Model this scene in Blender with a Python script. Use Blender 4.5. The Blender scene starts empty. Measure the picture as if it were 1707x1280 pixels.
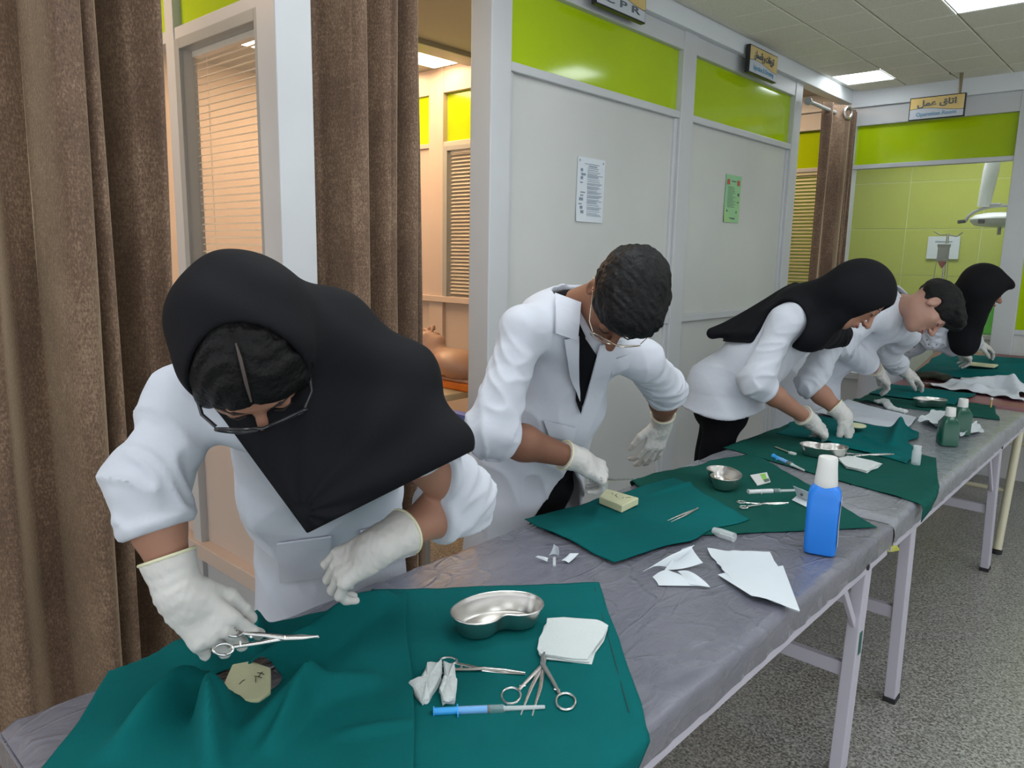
import bpy, bmesh, math, random
import numpy as np
from mathutils import Matrix, Vector
random.seed(7)
S = bpy.context.scene
COL = S.collection
PI = math.pi

# ------------------------------------------------------------------ camera
CAM = np.array([0, 0, 1.428])
FPX, PX, PY = 1247.29, 853.5, 640.0
CR = np.array([[0.73802008, 0.67451275, 0.01894478],      # right
               [0.12968826, -0.11423481, -0.98495247],    # down
               [-0.66219885, 0.72937162, -0.17178397]])   # forward
cd = bpy.data.cameras.new('camera'); cam = bpy.data.objects.new('camera', cd); COL.objects.link(cam)
cd.sensor_width = 36; cd.lens = FPX / 1707 * 36; cd.clip_start = 0.05; cd.clip_end = 60
mw = Matrix.Identity(4)
for i in range(3):
    mw[i][0], mw[i][1], mw[i][2], mw[i][3] = CR[0][i], -CR[1][i], -CR[2][i], CAM[i]
cam.matrix_world = mw
S.camera = cam

# ------------------------------------------------------------------ world, exposure
w = bpy.data.worlds.new('world'); S.world = w; w.use_nodes = True
w.node_tree.nodes['Background'].inputs[0].default_value = (0.90, 0.95, 1.0, 1)
w.node_tree.nodes['Background'].inputs[1].default_value = 1.65
S.view_settings.view_transform = 'Standard'; S.view_settings.look = 'None'
S.view_settings.gamma = 1; S.view_settings.use_curve_mapping = False
S.view_settings.exposure = 0.0
LAMP_WHITE = 9.0      # ceiling panels of the hall
LAMP_WARM = 20.0       # ceiling strips of the cubicles

# ------------------------------------------------------------------ point helpers
def ray(x, y): return CR.T @ np.array([(x - PX) / FPX, (y - PY) / FPX, 1.0])
def P(x, y, d): return ray(x, y) * d + CAM
def onX(x, y, v): r = ray(x, y); return r * (v / r[0]) + CAM
def onY(x, y, v): r = ray(x, y); return r * (v / r[1]) + CAM
def onZ(x, y, v): r = ray(x, y); return r * ((v - CAM[2]) / r[2]) + CAM
def cv(r, d, f): v = CR.T @ np.array([r, d, f], float); return v / np.linalg.norm(v)
def un(v): v = np.asarray(v, float); return v / max(1e-9, np.linalg.norm(v))

# ------------------------------------------------------------------ scene helpers
def tag(o, label=None, cat=None, group=None, kind=None):
    if label: o['label'] = label
    if cat: o['category'] = cat
    if group: o['group'] = group
    if kind: o['kind'] = kind
    return o
def empty(name, loc=(0, 0, 0), label=None, cat=None, group=None, kind=None, parent=None):
    o = bpy.data.objects.new(name, None); COL.objects.link(o); o.location = loc; o.empty_display_size = 0.05
    if parent: o.parent = parent
    return tag(o, label, cat, group, kind)
def link(name, me, mat=None, parent=None, smooth=False):
    """link a mesh given in world coordinates; under a parent the offset is taken out"""
    o = bpy.data.objects.new(name, me); COL.objects.link(o)
    if mat is not None and not me.materials: me.materials.append(mat)
    if parent is not None:
        o.parent = parent
        b = Vector((0, 0, 0)); q = parent
        while q is not None: b += q.location; q = q.parent
        me.transform(Matrix.Translation(-b))
    if smooth:
        me.polygons.foreach_set('use_smooth', [True] * len(me.polygons)); me.update()
    return o
class MB:
    """collects simple shapes into one mesh"""
    def __init__(s): s.v = []; s.f = []
    def add(s, v, f):
        n = len(s.v); s.v += [tuple(map(float, q)) for q in v]; s.f += [tuple(i + n for i in q) for q in f]; return s
    def box(s, lo, hi):
        x0, y0, z0 = lo; x1, y1, z1 = hi
        return s.add([(x0,y0,z0),(x1,y0,z0),(x1,y1,z0),(x0,y1,z0),(x0,y0,z1),(x1,y0,z1),(x1,y1,z1),(x0,y1,z1)],
                     [(0,3,2,1),(4,5,6,7),(0,1,5,4),(1,2,6,5),(2,3,7,6),(3,0,4,7)])
    def obox(s, c, ax, ay, az, h):
        c = np.asarray(c, float); ax, ay, az = un(ax) * h[0], un(ay) * h[1], un(az) * h[2]
        v = [c + sx * ax + sy * ay + sz * az for sz in (-1, 1) for sx, sy in ((-1,-1),(1,-1),(1,1),(-1,1))]
        return s.add(v, [(0,3,2,1),(4,5,6,7),(0,1,5,4),(1,2,6,5),(2,3,7,6),(3,0,4,7)])
    def beam(s, a, b, w, h, up=(0, 0, 1)):
        a, b = np.asarray(a, float), np.asarray(b, float); d = un(b - a); x = np.cross(d, up)
        if np.linalg.norm(x) < 1e-4: x = np.cross(d, (1, 0, 0))
        x = un(x); y = np.cross(x, d)
        return s.obox((a + b) / 2, x, d, y, (w / 2, np.linalg.norm(b - a) / 2, h / 2))
    def tube(s, pts, r, n=8, closed=False, flat=1.0, up=None):
        pts = [np.asarray(p, float) for p in pts]; m = len(pts); rs = r if hasattr(r, '__len__') else [r] * m
        v = []; prev = None
        for i, p in enumerate(pts):
            a = pts[(i - 1) % m] if closed or i > 0 else p; b = pts[(i + 1) % m] if closed or i < m - 1 else p
            t = un(b - a)
            if prev is None:
                u = np.asarray(up, float) if up is not None else (np.array([0, 0, 1.]) if abs(t[2]) < .9 else np.array([1., 0, 0]))
            else: u = prev
            u = un(u - t * (u @ t)); prev = u; x = np.cross(t, u)
            for k in range(n):
                c, sn = math.cos(2 * PI * k / n), math.sin(2 * PI * k / n)
                v.append(p + rs[i] * (x * c + u * sn * flat))
        f = []
        for i in range(m if closed else m - 1):
            j = (i + 1) % m
            for k in range(n):
                l = (k + 1) % n; f.append((i * n + k, i * n + l, j * n + l, j * n + k))
        if not closed:
            f.append(tuple(range(n - 1, -1, -1))); f.append(tuple((m - 1) * n + k for k in range(n)))
        return s.add(v, f)
    def lathe(s, prof, n=24, o=(0, 0, 0), sx=1.0, sy=1.0):
        v = []; f = []; m = len(prof)
        for r, z in prof:
            for k in range(n):
                a = 2 * PI * k / n; v.append((o[0] + r * math.cos(a) * sx, o[1] + r * math.sin(a) * sy, o[2] + z))
        for i in range(m - 1):
            for k in range(n):
                l = (k + 1) % n; f.append((i * n + k, i * n + l, (i + 1) * n + l, (i + 1) * n + k))
        f.append(tuple(range(n - 1, -1, -1))); f.append(tuple((m - 1) * n + k for k in range(n)))
        return s.add(v, f)
    def loft(s, rings, cap=True):
        n = len(rings[0]); v = [p for r in rings for p in r]; f = []
        for i in range(len(rings) - 1):
            for k in range(n):
                l = (k + 1) % n; f.append((i * n + k, i * n + l, (i + 1) * n + l, (i + 1) * n + k))
        if cap: f.append(tuple(range(n - 1, -1, -1))); f.append(tuple((len(rings) - 1) * n + k for k in range(n)))
        return s.add(v, f)
    def prism(s, poly, z0, z1):
        n = len(poly); v = [(x, y, z0) for x, y in poly] + [(x, y, z1) for x, y in poly]
        f = [(k, (k + 1) % n, n + (k + 1) % n, n + k) for k in range(n)]
        f += [tuple(range(n - 1, -1, -1)), tuple(range(n, 2 * n))]
        return s.add(v, f)
    def grid(s, fn, nu, nv, th=0.0):
        """sheet from fn(u,v); th gives it a real thickness downwards along its normal"""
        g = np.array([[fn(i / nu, j / nv) for j in range(nv + 1)] for i in range(nu + 1)])
        top = g.reshape(-1, 3); I = lambda i, j: i * (nv + 1) + j
        f = [(I(i, j), I(i + 1, j), I(i + 1, j + 1), I(i, j + 1)) for i in range(nu) for j in range(nv)]
        if th:
            du = np.gradient(g, axis=0); dv = np.gradient(g, axis=1); nn = np.cross(du, dv)
            nn /= np.maximum(1e-9, np.linalg.norm(nn, axis=2, keepdims=True))
            bot = (g - nn * th).reshape(-1, 3); N = len(top)
            f += [tuple(N + q for q in reversed(t)) for t in f]
            rim = [I(i, 0) for i in range(nu + 1)] + [I(nu, j) for j in range(1, nv + 1)] + [I(i, nv) for i in range(nu - 1, -1, -1)] + [I(0, j) for j in range(nv - 1, 0, -1)]
            for k in range(len(rim)):
                a, b = rim[k], rim[(k + 1) % len(rim)]; f.append((b, a, N + a, N + b))
            top = np.concatenate([top, bot])
        return s.add(list(top), f)
    def mesh(s, name, bevel=0, seg=2):
        me = bpy.data.meshes.new(name); me.from_pydata(s.v, [], s.f)
        bm = bmesh.new(); bm.from_mesh(me)
        bmesh.ops.recalc_face_normals(bm, faces=bm.faces)
        if bevel: bmesh.ops.bevel(bm, geom=list(bm.edges), offset=bevel, segments=seg, affect='EDGES', profile=.5)
        bm.to_mesh(me); bm.free(); return me
    def build(s, name, mat, parent=None, bevel=0, smooth=False, seg=2, kind=None):
        o = link(name, s.mesh(name, bevel, seg), mat, parent, smooth)
        if kind: o['kind'] = kind
        if smooth:
            try: o.data.set_sharp_from_angle(angle=math.radians(42))
            except Exception: pass
        return o
def instance(name, me, loc, parent, rot=None):
    o = bpy.data.objects.new(name, me); COL.objects.link(o); o.parent = parent; o.location = loc
    if rot: o.rotation_euler = rot
    return o

# ------------------------------------------------------------------ materials
def mat(name, col, rough=.6, metal=0, bump=None, var=None, spec=.5, coat=0, alpha=None, trans=0, sheen=0, sss=0, emit=None):
    """bump=(scale, strength, stretch) var=(scale, colour2, stretch, contrast)"""
    m = bpy.data.materials.new(name); m.use_nodes = True; t = m.node_tree; b = t.nodes['Principled BSDF']
    I = b.inputs
    I['Base Color'].default_value = (*col, 1); I['Roughness'].default_value = rough; I['Metallic'].default_value = metal
    I['Specular IOR Level'].default_value = spec; I['Coat Weight'].default_value = coat; I['Coat Roughness'].default_value = .08
    I['Transmission Weight'].default_value = trans; I['Sheen Weight'].default_value = sheen
    if sss: I['Subsurface Weight'].default_value = sss; I['Subsurface Radius'].default_value = (.012, .005, .003)
    if alpha is not None: I['Alpha'].default_value = alpha
    if emit: I['Emission Color'].default_value = (*emit[0], 1); I['Emission Strength'].default_value = emit[1]
    tc = t.nodes.new('ShaderNodeTexCoord')
    def noise(sc, st, detail=4):
        mp = t.nodes.new('ShaderNodeMapping'); mp.inputs['Scale'].default_value = st
        t.links.new(tc.outputs['Object'], mp.inputs[0])
        n = t.nodes.new('ShaderNodeTexNoise'); n.inputs['Scale'].default_value = sc; n.inputs['Detail'].default_value = detail
        t.links.new(mp.outputs[0], n.inputs['Vector']); return n
    if var:
        n = noise(var[0], var[2] if len(var) > 2 else (1, 1, 1)); r = t.nodes.new('ShaderNodeValToRGB')
        c = var[3] if len(var) > 3 else .2
        r.color_ramp.elements[0].position = .5 - c; r.color_ramp.elements[1].position = .5 + c
        r.color_ramp.elements[0].color = (*col, 1); r.color_ramp.elements[1].color = (*var[1], 1)
        t.links.new(n.outputs[0], r.inputs[0]); t.links.new(r.outputs[0], I['Base Color'])
    if bump:
        n = noise(bump[0], bump[2] if len(bump) > 2 else (1, 1, 1)); bp = t.nodes.new('ShaderNodeBump')
        bp.inputs['Strength'].default_value = bump[1]; bp.inputs['Distance'].default_value = .004
        t.links.new(n.outputs[0], bp.inputs['Height']); t.links.new(bp.outputs[0], I['Normal'])
    return m
M = {}
M['frame'] = mat('painted_frame', (.55, .565, .58), .42, var=(3, (.51, .52, .53)))
M['panel'] = mat('laminate_panel', (.58, .585, .565), .30, var=(1.5, (.52, .53, .51)), spec=.4)
M['panel_warm'] = mat('cubicle_panel', (.60, .50, .44), .40, var=(2, (.56, .46, .40)))
M['lime'] = mat('lime_pane', (.42, .58, .006), .10, spec=.5, var=(1.2, (.36, .51, .006)))
M['ceil'] = mat('ceiling_plaster', (.50, .49, .45), .85)
M['tile'] = mat('ceiling_tile', (.84, .81, .70), .85, var=(220, (.74, .71, .61), (1, 1, 1), .08), bump=(260, .3))
M['grid'] = mat('ceiling_grid', (.80, .78, .70), .6)
M['fascia'] = mat('white_fascia', (.70, .73, .76), .5)
M['lamp'] = mat('lamp_diffuser', (1, 1, 1), .5, emit=((.90, .96, 1.0), LAMP_WHITE))
M['lamp_warm'] = mat('lamp_warm_diffuser', (1, 1, 1), .5, emit=((1.0, .66, .38), LAMP_WARM))
M['grey_metal'] = mat('grey_painted_metal', (.34, .35, .34), .4)
M['steel'] = mat('stainless_steel', (.62, .60, .57), .30, 1.0, bump=(40, .04))
M['brass'] = mat('brass_dark', (.23, .19, .12), .4, .8)
M['slat'] = mat('blind_slat', (.72, .66, .55), .35)
M['slat_y'] = mat('blind_slat_cream', (.66, .66, .44), .45)
M['glass'] = mat('window_glass', (.95, .97, .95), .03, trans=0, alpha=.045, spec=.5)
M['ortile'] = mat('lime_wall_tile', (.46, .50, .085), .18, var=(2.5, (.43, .47, .08)), spec=.5)
M['orjoint'] = mat('lime_tile_joint', (.62, .66, .30), .6)
M['legpaint'] = mat('lilac_grey_paint', (.50, .48, .55), .38)
M['cream'] = mat('cream_paint', (.56, .53, .38), .4)
M['black_rubber'] = mat('black_rubber', (.015, .015, .017), .6)
M['paper'] = mat('white_paper', (.62, .67, .71), .85)
M['ink'] = mat('grey_ink', (.10, .12, .14), .8)
M['greenpaper'] = mat('green_paper', (.26, .52, .30), .8, var=(6, (.34, .56, .22)))
M['gold'] = mat('gold_foil', (.74, .50, .16), .35, .4, var=(5, (.82, .66, .34)))
M['silver'] = mat('silver_foil', (.60, .64, .72), .3, .3)
M['signblack'] = mat('sign_black', (.012, .012, .014), .35)

def velvet():
    m = mat('brown_velvet', (.13, .08, .048), .8, sheen=1.0, bump=(160, .25, (2, 2, 1)))
    t = m.node_tree; b = t.nodes['Principled BSDF']; b.inputs['Sheen Roughness'].default_value = .4
    b.inputs['Sheen Tint'].default_value = (.85, .66, .45, 1)
    tc = t.nodes['Texture Coordinate']
    def nz(sc, st, d=6):
        mp = t.nodes.new('ShaderNodeMapping'); mp.inputs['Scale'].default_value = st; t.links.new(tc.outputs['Object'], mp.inputs[0])
        n = t.nodes.new('ShaderNodeTexNoise'); n.inputs['Scale'].default_value = sc; n.inputs['Detail'].default_value = d; n.inputs['Roughness'].default_value = .65
        t.links.new(mp.outputs[0], n.inputs['Vector']); return n
    a = nz(3.2, (1.6, 1.6, .7)); c = nz(150, (1.6, 1.6, .8), 8); h = nz(30, (.6, .6, 9))
    mx = t.nodes.new('ShaderNodeMath'); mx.operation = 'MULTIPLY_ADD'; mx.inputs[1].default_value = .75
    t.links.new(a.outputs[0], mx.inputs[0]); t.links.new(c.outputs[0], mx.inputs[2])
    m2 = t.nodes.new('ShaderNodeMath'); m2.operation = 'MULTIPLY_ADD'; m2.inputs[1].default_value = .25
    t.links.new(h.outputs[0], m2.inputs[0]); t.links.new(mx.outputs[0], m2.inputs[2])
    r = t.nodes.new('ShaderNodeValToRGB'); e = r.color_ramp.elements
    e[0].position = .74 / 2; e[1].position = 1.26 / 2
    e[0].color = (.048, .026, .016, 1); e[1].color = (.30, .205, .13, 1)
    k = e.new(.50); k.color = (.13, .075, .045, 1)
    d = t.nodes.new('ShaderNodeMath'); d.operation = 'MULTIPLY'; d.inputs[1].default_value = .5
    t.links.new(m2.outputs[0], d.inputs[0]); t.links.new(d.outputs[0], r.inputs[0]); t.links.new(r.outputs[0], b.inputs['Base Color'])
    return m
M['velvet'] = velvet()
def terrazzo():
    m = mat('terrazzo', (.3, .3, .29), .28, spec=.5); t = m.node_tree; b = t.nodes['Principled BSDF']; tc = t.nodes['Texture Coordinate']
    v = t.nodes.new('ShaderNodeTexVoronoi'); v.inputs['Scale'].default_value = 190
    n = t.nodes.new('ShaderNodeTexNoise'); n.inputs['Scale'].default_value = 110; n.inputs['Detail'].default_value = 6
    n2 = t.nodes.new('ShaderNodeTexNoise'); n2.inputs['Scale'].default_value = 1.6
    for q in (v, n, n2): t.links.new(tc.outputs['Object'], q.inputs['Vector'])
    sp = t.nodes.new('ShaderNodeSeparateColor'); t.links.new(v.outputs['Color'], sp.inputs[0])
    mx = t.nodes.new('ShaderNodeMath'); mx.operation = 'MULTIPLY_ADD'; mx.inputs[1].default_value = .42
    t.links.new(sp.outputs[0], mx.inputs[0]); t.links.new(n.outputs[0], mx.inputs[2])
    r = t.nodes.new('ShaderNodeValToRGB'); e = r.color_ramp.elements
    e[0].position = .36; e[0].color = (.06, .056, .048, 1); e[1].position = .95; e[1].color = (.44, .44, .41, 1)
    k = e.new(.62); k.color = (.20, .197, .18, 1)
    t.links.new(mx.outputs[0], r.inputs[0]); t.links.new(r.outputs[0], b.inputs['Base Color'])
    return m
M['terrazzo'] = terrazzo()

# ================================================================== SETTING
WX = -2.04                      # face of the partition wall
CZ = 2.62                       # ceiling
ORY = 5.82                      # front of the glazed room at the end
def struct(o, label=None): o['kind'] = 'structure'; 
def S_(name, mb, m, bevel=0, parent=None):
    o = mb.build(name, m, parent, bevel)
    if parent is None: o['kind'] = 'structure'
    return o
S_('floor', MB().box((-6, -4, -.1), (5.0, 9.2, 0)), M['terrazzo'])
ceil = S_('ceiling', MB().box((WX - .02, -4, CZ), (5.0, ORY + .1, CZ + .08)), M['grid'])
# ceiling tiles, module .31
TM = .31; tx0 = -1.97; ty0 = 2.125
tile_me = MB().box((-TM / 2 + .004, -TM / 2 + .004, -.012), (TM / 2 - .004, TM / 2 - .004, 0)).mesh('tile', .003, 1); tile_me.materials.append(M['tile'])
lamp_cells = {(0, 10), (3, 6)} 
lamp_unseen = [(6, 2), (6, 8), (3, 1), (9, 5), (9, 0)]  # ceiling cells with unseen lamps, added to light the hall
lamp_cells |= set(lamp_unseen)
for i in range(0, 11):
    for j in range(-3, 12):
        if (i, j) in lamp_cells: continue
        instance('tile', tile_me, (tx0 + (i + .5) * TM, ty0 + (j + .5) * TM, CZ), ceil)
for k, (i, j) in enumerate([(0, 10), (3, 6)] + lamp_unseen):
    c = (tx0 + (i + .5) * TM, ty0 + (j + .5) * TM, CZ)
    lab = ['square white ceiling lamp near the corner above the far glazed room', 'square white ceiling lamp cut by the top right picture edge'][k] if k < 2 else 'unseen square white ceiling lamp added for light, ' + ['over the first wall panel', 'high above the far end of the hall', 'over the gap between the two nearer tables', 'over the right side of the hall floor', 'over the open floor at the right'][k - 2]
    L = empty('ceiling_lamp', c, lab, 'lamp', 'square ceiling lamps')
    h = TM / 2
    MB().box((c[0]-h, c[1]-h, CZ-.006), (c[0]+h, c[1]+h, CZ)).build('diffuser', M['lamp'], L)
    fr = MB()
    for a, b in (((-h,-h),(h,-h+.008)), ((-h,h-.008),(h,h)), ((-h,-h),(-h+.008,h)), ((h-.008,-h),(h,h))):
        fr.box((c[0]+a[0], c[1]+a[1], CZ-.011), (c[0]+b[0], c[1]+b[1], CZ))
    fr.build('frame', M['fascia'], L)
# unseen large lamps added to light the hall, over and behind the camera
for k, (x, y) in enumerate([(-1.2, .2), (-.1, 1.3), (1.3, .4), (.9, 2.6), (-.6, -1.2), (1.4, -1.4), (1.8, 4.6), (-1.25, 1.5)]):
    L = empty('ceiling_lamp', (x, y, CZ), 'unseen large ceiling lamp added for light, ' + ['over the first curtain', 'over the nearest table edge', 'right of the photographer', 'over the floor beside the second table', 'behind the photographer', 'behind and right of the photographer', 'over the far right floor', 'over the man in gold spectacles'][k], 'lamp', 'unseen added ceiling lamps')
    MB().box((x-.3, y-.3, CZ-.02), (x+.3, y+.3, CZ-.012)).build('diffuser', M['lamp'], L)
    MB().box((x-.31, y-.31, CZ-.012), (x+.31, y+.31, CZ)).build('housing', M['fascia'], L)

# ---- partition wall along the hall (x = WX)
wl = empty('wall_left', (WX, 0, 0), kind='structure')
def wp(name, lo, hi, m, bevel=0.004): return MB().box(lo, hi).build(name, m, wl, bevel)
Z_DADO, Z_TR0, Z_TR1, Z_FA = 1.10, 2.15, 2.44, 2.528
# posts
wp('post', (WX-.105, 1.215, 0), (WX, 1.335, CZ+.1), M['frame'])
wp('post', (WX-.11, 2.10, 0), (WX, 2.212, CZ), M['frame'])
wp('post', (WX-.08, 3.475, 0), (WX, 3.60, CZ), M['frame'])
wp('post', (WX-.08, 4.86, 0), (WX, 4.97, CZ), M['frame'])
# header band
wp('fascia', (WX-.06, 2.212, Z_TR1), (WX-.004, 3.475, Z_FA), M['frame'])
wp('fascia', (WX-.06, 3.60, Z_TR1), (WX-.004, 4.86, Z_FA), M['frame'])
wp('header', (WX-.05, 2.10, Z_FA), (WX+.03, ORY, CZ), M['fascia'])
wp('header', (WX-.08, 1.335, 2.56), (WX, 2.10, CZ), M['fascia'])
for y0, y1 in ((2.212, 3.475), (3.60, 4.86)):
    wp('panel', (WX-.05, y0, Z_DADO+.02), (WX-.03, y1, Z_TR0-.035), M['panel'], .001)
    wp('panel', (WX-.05, y0, .12), (WX-.03, y1, Z_DADO-.02), M['panel'], .001)
    wp('transom_pane', (WX-.05, y0, Z_TR0), (WX-.032, y1, Z_TR1), M['lime'], .001)
    wp('rail', (WX-.06, y0, Z_TR0-.035), (WX-.006, y1, Z_TR0), M['frame'])
    wp('rail', (WX-.06, y0, Z_DADO-.02), (WX-.006, y1, Z_DADO+.02), M['frame'])
    wp('rail', (WX-.06, y0, 0), (WX-.006, y1, .12), M['frame'])
    for ys in ((y0, y0+.028), (y1-.028, y1)):
        wp('stile', (WX-.058, ys[0], .12), (WX-.016, ys[1], Z_TR0-.035), M['frame'])
# ---- cross partition beside the first curtain (y = 1.22), seen through the opening
AY = 1.235
wa = empty('wall_cubicle_left', (WX, AY, 0), kind='structure')
def ap(name, lo, hi, m, bevel=.003, par=wa): return MB().box(lo, hi).build(name, m, par, bevel)
ap('post', (-2.165, AY, 0), (-2.105, AY+.08, CZ+.1), M['panel_warm'])
ap('post', (-2.80, AY, 0), (-2.735, AY+.08, CZ+.1), M['frame'])
ap('post', (-4.4, AY, 0), (-4.33, AY+.08, CZ+.1), M['frame'])
ap('rail', (-4.4, AY+.005, 2.135), (-2.165, AY+.07, 2.175), M['frame'])
ap('transom_pane', (-2.735, AY+.03, 2.175), (-2.165, AY+.045, 2.46), M['lime'], .001)
ap('transom_pane', (-4.33, AY+.03, 2.175), (-2.80, AY+.045, 2.46), M['lime'], .001)
ap('rail', (-4.4, AY+.005, 2.46), (-2.165, AY+.07, 2.60), M['frame'])
ap('sill', (-4.4, AY-.01, .93), (-2.165, AY+.08, .97), M['panel_warm'])
ap('panel', (-4.33, AY+.03, .30), (-2.165, AY+.05, .93), M['panel_warm'], .001)
ap('rail', (-4.4, AY-.015, .24), (-2.165, AY+.08, .30), M['panel_warm'])
ap('panel', (-4.33, AY+.02, 0), (-2.165, AY+.05, .24), M['frame'], .001)
ap('pane', (-4.33, AY+.03, .97), (-2.80, AY+.04, 2.135), M['glass'], .001)
# window with horizontal blind
wi = empty('window_1', (-2.45, AY, .97), kind='structure')
for lo, hi in (((-2.735, AY, .97), (-2.70, AY+.05, 2.135)), ((-2.195, AY, .97), (-2.165, AY+.05, 2.135)), ((-2.70, AY, 2.10), (-2.195, AY+.05, 2.135)), ((-2.70, AY, .97), (-2.195, AY+.05, 1.0))):
    ap('window_frame', lo, hi, M['grey_metal'], .002, wi)
ap('pane', (-2.70, AY+.012, 1.0), (-2.195, AY+.016, 2.10), M['glass'], 0, wi)
bl = empty('window_blind', (-2.45, AY+.06, 2.10), 'horizontal slat blind glowing warm in the window by the first curtain', 'blind')
ns = 46
sm_ = MB().add([(-.25, -.011, .004), (.25, -.011, .004), (.25, 0, .0065), (-.25, 0, .0065), (.25, .011, .003), (-.25, .011, .003),
                (-.25, -.011, .003), (.25, -.011, .003), (.25, 0, .0055), (-.25, 0, .0055), (.25, .011, .002), (-.25, .011, .002)],
               [(0,1,2,3),(3,2,4,5),(7,6,9,8),(8,9,11,10),(0,6,7,1),(5,4,10,11)]).mesh('slat'); sm_.materials.append(M['slat'])
for k in range(ns):
    instance('slat', sm_, (0, 0, -.02 - k * .0238), bl, (.30, random.uniform(-.004, .004), 0))
MB().box((-2.70, AY+.045, 2.08), (-2.20, AY+.075, 2.10)).build('head_rail', M['slat'], bl, .002)
for x in (-2.62, -2.28):
    MB().tube([(x, AY+.06, 2.09), (x, AY+.06, 1.01)], .0012, 5).build('cord', M['slat'], bl)
# ---- far cross partition of the cubicle (y = 3.50)
BY = 3.50
wb = empty('wall_cubicle_right', (-3, BY, 0), kind='structure')
def bp_(name, lo, hi, m, bevel=.003, par=wb): return MB().box(lo, hi).build(name, m, par, bevel)
for x0, x1 in ((-2.6, -2.12), (-3.98, -3.84), (-5.0, -4.9)):
    bp_('post', (x0, BY, 0), (x1, BY+.08, CZ), M['panel_warm'])
bp_('rail', (-5, BY+.005, 2.46), (-2.12, BY+.07, CZ), M['panel_warm'])
bp_('rail', (-5, BY+.005, 2.12), (-2.12, BY+.07, 2.15), M['panel_warm'])
bp_('transom_pane', (-3.84, BY+.04, 2.15), (-2.6, BY+.05, 2.46), M['lime'], .001)
bp_('transom_pane', (-4.9, BY+.02, 2.15), (-3.98, BY+.03, 2.46), M['lime'], .001)
bp_('sill', (-5, BY-.02, 1.09), (-2.12, BY+.08, 1.13), M['panel_warm'])
bp_('panel', (-3.84, BY+.03, 0), (-2.6, BY+.05, 1.09), M['panel_warm'], .001)
bp_('panel', (-4.9, BY+.02, 0), (-3.98, BY+.04, 2.12), M['panel_warm'], .001)
wi2 = empty('window_2', (-3.2, BY, 1.13), kind='structure')
for lo, hi in (((-3.84, BY, 1.13), (-3.80, BY+.05, 2.12)), ((-2.64, BY, 1.13), (-2.6, BY+.05, 2.12)), ((-3.80, BY, 2.09), (-2.64, BY+.05, 2.12))):
    bp_('window_frame', lo, hi, M['grey_metal'], .002, wi2)
bp_('pane', (-3.80, BY+.012, 1.13), (-2.64, BY+.016, 2.09), M['glass'], 0, wi2)
def blind(name, x0, x1, y, z0, z1, pitch, m, label, tilt=.6):
    b = empty(name, ((x0 + x1) / 2, y, z1), label, 'blind'); mb = MB(); z = z1 - .02
    while z > z0:
        mb.obox(((x0 + x1) / 2, y, z), (1, 0, 0), (0, math.cos(tilt), math.sin(tilt)), (0, -math.sin(tilt), math.cos(tilt)), ((x1 - x0) / 2, .011, .0005)); z -= pitch
    mb.build('slats', m, b, kind='stuff')
    MB().box((x0, y-.014, z1-.018), (x1, y+.014, z1)).build('head_rail', m, b, .002)
    return b
blind('window_blind', -3.79, -2.65, BY+.035, 1.14, 2.09, .024, M['slat'], 'closed slat blind in the back cubicle window behind the second curtain')
# cubicle shell
S_('wall_cubicle_back', MB().box((-5.1, -3, 0), (-5.0, ORY, CZ+.1)), M['panel_warm'])
cc = S_('ceiling_cubicle', MB().box((-5.1, -3, CZ), (WX-.05, ORY, CZ+.08)), M['ceil'])
MB().box((-3.60, 1.35, CZ-.03), (-3.44, BY, CZ)).build('trim_strip', M['grey_metal'], cc, .004)
for k, (x0, x1, y0, y1, lb) in enumerate(((-3.86, -3.64, 2.2, 3.44, 'long warm ceiling strip lamp over the cubicle, nearer one'), (-4.34, -4.12, 2.2, 3.44, 'long warm ceiling strip lamp over the cubicle, farther one'),
                                          (-3.2, -2.98, 1.5, 2.2, 'warm strip lamp above the cubicle opening, hidden by the header'),
                                          (-3.2, -2.9, .1, .9, 'warm strip lamp inside the cubicle behind the first curtain'), (-2.75, -2.35, 5.1, 5.4, 'unseen warm strip lamp added to light the cubicle behind the far eyelet curtain'))):  # the last strip is unseen, added to brighten the far cream blind
    L = empty('strip_lamp', ((x0+x1)/2, (y0+y1)/2, CZ), lb, 'lamp', 'warm strip lamps')
    MB().box((x0, y0, CZ-.016), (x1, y1, CZ-.008)).build('diffuser', M['lamp_warm'], L)
    MB().box((x0-.01, y0-.01, CZ-.008), (x1+.01, y1+.01, CZ)).build('housing', M['grey_metal'], L)
# ---- glazed room at the end (y = ORY)
wo = empty('wall_far', (-1.5, ORY, 0), kind='structure')
def op(name, lo, hi, m, bevel=.003, par=wo): return MB().box(lo, hi).build(name, m, par, bevel)
op('post', (-2.07, ORY-.02, 0), (-1.975, ORY+.08, CZ), M['frame'])
op('post', (-.985, ORY-.02, 0), (-.86, ORY+.08, CZ), M['frame'])
op('post', (-.30, ORY-.02, 0), (-.20, ORY+.08, CZ), M['frame'])
op('header', (-5, ORY-.04, 2.50), (5.0, ORY+.08, CZ), M['fascia'])
op('fascia', (-2.6, ORY-.015, 2.375), (5.0, ORY+.06, 2.50), M['frame'])
op('transom_pane', (-1.975, ORY+.02, 2.105), (-.985, ORY+.035, 2.375), M['lime'], .001)
op('transom_pane', (-.86, ORY+.02, 2.105), (-.30, ORY+.035, 2.375), M['lime'], .001)
op('rail', (-1.975, ORY-.01, 2.075), (-.985, ORY+.05, 2.105), M['frame'])
op('rail', (-1.975, ORY-.01, .55), (-.985, ORY+.05, .60), M['frame'])
op('panel', (-1.975, ORY+.01, 0), (-.985, ORY+.04, .55), M['panel'], .001)
op('pane', (-1.975, ORY+.02, .60), (-.985, ORY+.026, 2.075), M['glass'], 0)
op('panel', (-.86, ORY+.01, 1.0), (-.30, ORY+.05, 2.105), M['lime'], .001)
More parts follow.
